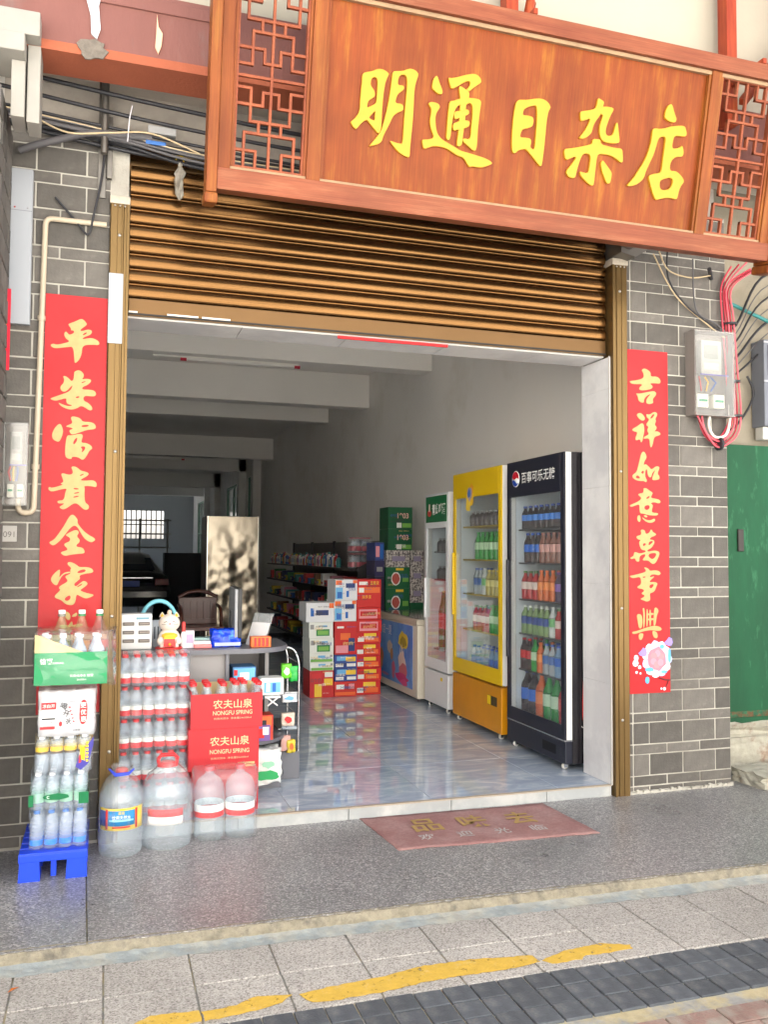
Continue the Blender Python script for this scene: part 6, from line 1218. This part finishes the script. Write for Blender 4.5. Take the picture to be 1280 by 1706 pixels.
# ================================================================== SHELVING along the right wall
gs=thing('shop_shelving','dark metal shelving full of goods along the right wall','shelving',(2.75,5.3,0))
m_gs=P('gondola_dark',(66,62,64),.5); GL=5.9
for z in (.18,.45,.72,.99,1.255): B(0,.5,0,GL,z-.025,z,'shelf_board',m_gs,gs)
for y_ in (0,1.47,2.94,4.41,5.88): B(.48,.52,y_,y_+.04,.0625,1.62,'upright',m_gs,gs)
B(.505,.515,.04,GL,.06,1.6,'back_panel',P('gondola_back',(120,116,112),.6),gs); MB().prism([(0,1.0),(.48,1.0),(.48,1.5),(.02,1.27)],-.012,-.001,'y').build('end_bracket',m_gs,gs)
random.seed(13)
GC=[('good_white',(224,222,218)),('good_blue',(60,100,170)),('good_red',(190,60,60)),('good_teal',(70,140,140)),('good_cream',(214,200,176)),('good_pink',(206,130,150)),('good_navy',(40,50,90)),('good_yellow',(206,180,60)),('good_green',(60,120,70)),('good_brown',(120,84,60))]
def good(y_,z,k,kind,lab,grp):
    nm,rgb=GC[k]; h=random.uniform(.13,.2)
    if kind=='bottle':
        o=MB().lathe((0,0,0),[(.032,0),(.034,.01),(.034,h*.7),(.016,h*.8),(.014,h*.84)],10).build('shampoo_bottle',P(nm,rgb,.4),None,loc=(2.80,y_,z)); MB().lathe((0,0,h*.845),[(.017,0),(.017,h*.12),(.012,h*.14)],8).build('cap',P(*GC[(k+3)%10],.4),o)
        B(-.036,-.0345,-.02,.02,h*.2,h*.55,'label',P(*GC[(k*3+1)%10],.5),o)
    else:
        w=random.uniform(.07,.16); o=B(0,.2,0,w,0,random.uniform(.07,.17),'goods_box',P(nm,rgb,.5),None,.004,loc=(2.77+random.uniform(0,.03),y_,z)); B(-.001,-.0003,w*.15,w*.85,.02,.05,'print',P(*GC[(k*7+2)%10],.5),o)
    tag(o,lab,'bottle' if kind=='bottle' else 'box',grp); return o
y_=6.3; cnt=0
while y_<11.0:
    k=random.choice((0,1,2,0,3,4,5,0,1)); good(y_,1.256,k,'bottle','%s toiletry bottle on top of the shelving, %s from the near end'%(GC[k][0].split('_')[1],ORD[cnt]),'toiletries on the top shelf'); cnt+=1; y_+=random.uniform(.085,.12)
for z,nm in ((.991,'second'),(.721,'third'),(.451,'fourth'),(.181,'lowest')):
    y_=5.5; cnt=0
    while y_<11.0:
        k=random.randrange(10); good(y_,z,k,'box','%s packet on the %s shelf of the shelving, %s from the near end'%(GC[k][0].split('_')[1],nm,ORD[cnt]),'goods on the %s shelf'%nm); cnt+=1; y_+=random.uniform(.16,.26)
msP=bottle_meshes(.18,.031,.0105,.014,.10,.42,m_water,P('cap_pinkish',(206,120,130),.4),P('label_pinkish',(200,96,110),.4),n=8)
for k in range(2):
    bottle_pack('water_pack','pink tinted water pack on the near end of the shelving, %s of two'%('lower','upper')[k],(2.84,5.36,1.2562+k*.19),4,3,.066,msP,m_film,.18,rz=0,group='pink packs on the shelving',seed=50+k)

# ================================================================== DEEPER IN THE ROOM
sc2=thing('steel_cabinet','dented stainless steel cabinet standing in the middle of the room','cabinet',(1.305,8.0,F0))
m_ss=mat('film_wrapped_steel',lin((146,137,122)),.25,metal=.9,bump=.2,bscale=3.2,var=.06,vscale=3)
nx,nz=24,60; vs=[]; r_=random.Random(4)
for j in range(nz+1):
    for i in range(nx+1):
        x=.74*i/nx; z=.02+1.87*j/nz; e=min(1,6*min(i/nx,1-i/nx,j/nz,1-j/nz)); a=.019*(1-.75*max(0,(z-1.0)/.9))
        vs.append((x,-.004-a*e*(mn.noise(Vector((x*5,z*4,1.3)))+.6*mn.noise(Vector((x*11,z*9,4.1)))),z))
MB().add(vs,[(j*(nx+1)+i,j*(nx+1)+i+1,(j+1)*(nx+1)+i+1,(j+1)*(nx+1)+i) for j in range(nz) for i in range(nx)],0,True).build('dented_panel',m_ss,sc2)
B(0,.74,.03,.75,.0,1.9,'case',P('steel_case',(150,148,144),.35,metal=.8),sc2,.006); 
for x in (.0,.725): B(x,x+.015,-.012,.029,.0,1.9,'edge_trim',P('bright_steel',(206,200,190),.25,metal=.9),sc2,.002)
ch=thing('wooden_armchair','dark red carved wooden armchair behind the counter','chair',(.80,6.4,F0))
m_ch=mat('rosewood',lin((92,42,28)),.35,var=.2,vscale=6,coat=.2)
B(0,.55,0,.5,.40,.45,'seat',m_ch,ch,.008)
for x in (.03,.52):
    for y2 in (.03,.47): MB().cyl((x,y2,0),(x,y2,.40 if y2<.1 else .44),.022,8).build('leg',m_ch,ch)
    MB().tube([(x,.03,.45),(x,.0,.56),(x,.05,.66),(x,.2,.69),(x,.46,.70)],.022,8).build('arm',m_ch,ch)
B(.03,.52,.455,.485,.45,.80,'backrest',m_ch,ch,.01); B(.06,.49,.44,.454,.50,.52,'back_rail',m_ch,ch); 
for i in range(5): B(.09+i*.085,.12+i*.085,.44,.4545,.52,.76,'back_slat',m_ch,ch,.002)
MB().tube([(.03,.47,.80),(.15,.47,.86),(.275,.47,.88),(.40,.47,.86),(.52,.47,.80)],.025,8).build('crest',m_ch,ch)
# parked car, rear end
car=thing('parked_car','dark sedan parked at the far end of the shop','car',(.38,14.0,F0))
m_car=mat('car_black',lin((34,36,44)),.18,coat=.6,spec=.6); 
def cshape(w,zs):
    return w
sec=[(0,.85,.30,.62),(.12,.86,.24,.93),(.75,.87,.22,.97),(1.3,.80,.22,1.27),(2.0,.76,.22,1.38),(2.9,.78,.22,1.34),(3.5,.86,.22,.98),(4.4,.84,.26,.82),(4.6,.76,.34,.66)]
vs=[];n=14
for y2,w,z0,z1 in sec:
    for j in range(n):
        a=2*PI*j/n; ca,sa=math.cos(a),math.sin(a); f=lambda t:math.copysign(abs(t)**.45,t)
        zc=(z0+z1)/2; ww=w*(1 if sa<.2 or z1<1.1 else .82); vs.append((ww*f(ca),y2,zc+(z1-z0)/2*f(sa)))
cb_=MB().add(vs,[(i*n+j,i*n+(j+1)%n,(i+1)*n+(j+1)%n,(i+1)*n+j) for i in range(len(sec)-1) for j in range(n)]+[tuple(range(n))[::-1],tuple(range((len(sec)-1)*n,len(sec)*n))],0,True).build('body',m_car,car)
MB().add([(-.58,.80,1.0),(.58,.80,1.0),(.5,1.28,1.245),(-.5,1.28,1.245)],[(0,1,2,3)]).build('rear_window',P('car_glass',(60,70,80),.06),car).modifiers.new('t','SOLIDIFY').thickness=.02
for s in (-1,1):
    B(s*.68-.14,s*.68+.14,-.015,.06,.68,.82,'tail_light',P('tail_red',(140,20,26),.25),car,.02)
    for y2 in (.85,3.6):
        wlr=MB().lathe((s*.80,y2,.31-F0*0),[(.2,-.09),(.30,-.09),(.31,-.06),(.31,.06),(.30,.09),(.2,.09)],20,axis='x').build('wheel',m_rub,car); MB().lathe((s*.80,y2,.31),[(.19,-.07),(.19,.07)],14,axis='x').build('rim',m_chrome,wlr)
B(-.24,.24,-.03,-.005,.66,.78,'number_plate',P('plate_blue',(40,80,170),.4),car,.003); B(-.8,.8,-.035,.03,.42,.58,'bumper',m_car,car,.02); B(-.5,.5,-.03,.0,.83,.85,'trim',m_chrome,car)
# boxes, ladder rail and stair at the far end
carton('storage_box','tall dark cabinet beyond the car at the back of the shop','cabinet',1.3,17.0,F0,.9,.6,1.35,('cab_dark',(40,42,50)),())
sr=thing('stair_rail','pale metal stair railing at the far left of the back room','railing',(.2,22,F0))
for z in (1.5,1.9,2.3): MB().tube([(-.2,0,z),(1.6,0,z)],.025,6).build('rail',P('rail_pale',(150,148,136),.5),sr)
for x in (0,.7,1.5): MB().tube([(x,0,.0),(x,0,2.35)],.03,6).build('post',MATS['rail_pale'],sr)
# ceiling tubes
def tube_lamp(x0,x1,y_,z,label):
    o=thing('tube_lamp',label,'lamp',((x0+x1)/2,y_,z)); L2=(x1-x0)/2
    B(-L2-.3,L2+.02,-.012,.012,.012,.03,'batten',P('lamp_white',(236,234,228),.5),o); MB().cyl((-L2,0,0),(L2,0,0),.0115,10).build('tube',P('tube_glass',(228,226,222),.3),o)
    for s in (-1,1): MB().cyl((s*L2-.03,0,0),(s*L2+.03,0,0),.018,10).build('end_cap',P('lamp_red',(190,40,60),.5),o)
tube_lamp(.64,1.82,4.38,3.405,'unlit white ceiling tube with red ends under the first beam'); tube_lamp(.2,1.41,13.55,3.33,'unlit white ceiling tube with a red end deep in the shop')

# ================================================================== DOORMAT
dm=thing('door_mat','faded red door mat with yellow and white Chinese lettering','door mat',(0,0,0))
m_mat=mat('faded_red_mat',lin((158,116,113)),.95,var=.16,vscale=60,bump=.8,bscale=220,col2=lin((176,142,138)),mix2=(.45,.7),scale2=3)
c4=[(1.262,-.004),(2.357,-.03),(2.385,-.595),(1.305,-.542)]; N_=28; top_=[]
rnd=random.Random(3)
vs=[];M_=14
for j in range(M_+1):
    for i in range(N_+1):
        s,t=i/N_,j/M_; x=(c4[0][0]*(1-s)+c4[1][0]*s)*(1-t)+(c4[3][0]*(1-s)+c4[2][0]*s)*t; y2=(c4[0][1]*(1-s)+c4[1][1]*s)*(1-t)+(c4[3][1]*(1-s)+c4[2][1]*s)*t
        ed=1 if i in(0,N_) or j in(0,M_) else 0
        vs.append((x+rnd.uniform(-.003,.003)*ed,y2+rnd.uniform(-.004,.004)*ed,.0045+.0025*mn.noise(Vector((x*5,y2*5,0)))+(.004*max(0,mn.noise(Vector((x*3,7,0)))) if j==M_ else 0)))
pm=MB().add(vs,[(j*(N_+1)+i,(j+1)*(N_+1)+i,(j+1)*(N_+1)+i+1,j*(N_+1)+i+1) for j in range(M_) for i in range(N_)],0,True).build('pile',m_mat,dm); md=pm.modifiers.new('t','SOLIDIFY'); md.thickness=.004; md.offset=-1
m_my=mat('mat_yellow',lin((172,140,86)),.95,var=.25,vscale=50); m_mw=mat('mat_white',lin((186,176,172)),.95,var=.2,vscale=50)
for i,chh in enumerate('品味去'): text(chh,m_my,dm,(1.56+i*.27,-.225-.012*i,.0088),w=.16,h=.20,face='top',bold=.02,rot=(0,0,-.04))
for i,chh in enumerate('欢迎光临'): text(chh,m_mw,dm,(1.50+i*.205,-.41-.008*i,.0088),w=.085,h=.085,face='top',bold=.015,rot=(0,0,-.04))
sc_=bpy.data.scenes.get('lettering')
if sc_: bpy.data.scenes.remove(sc_)
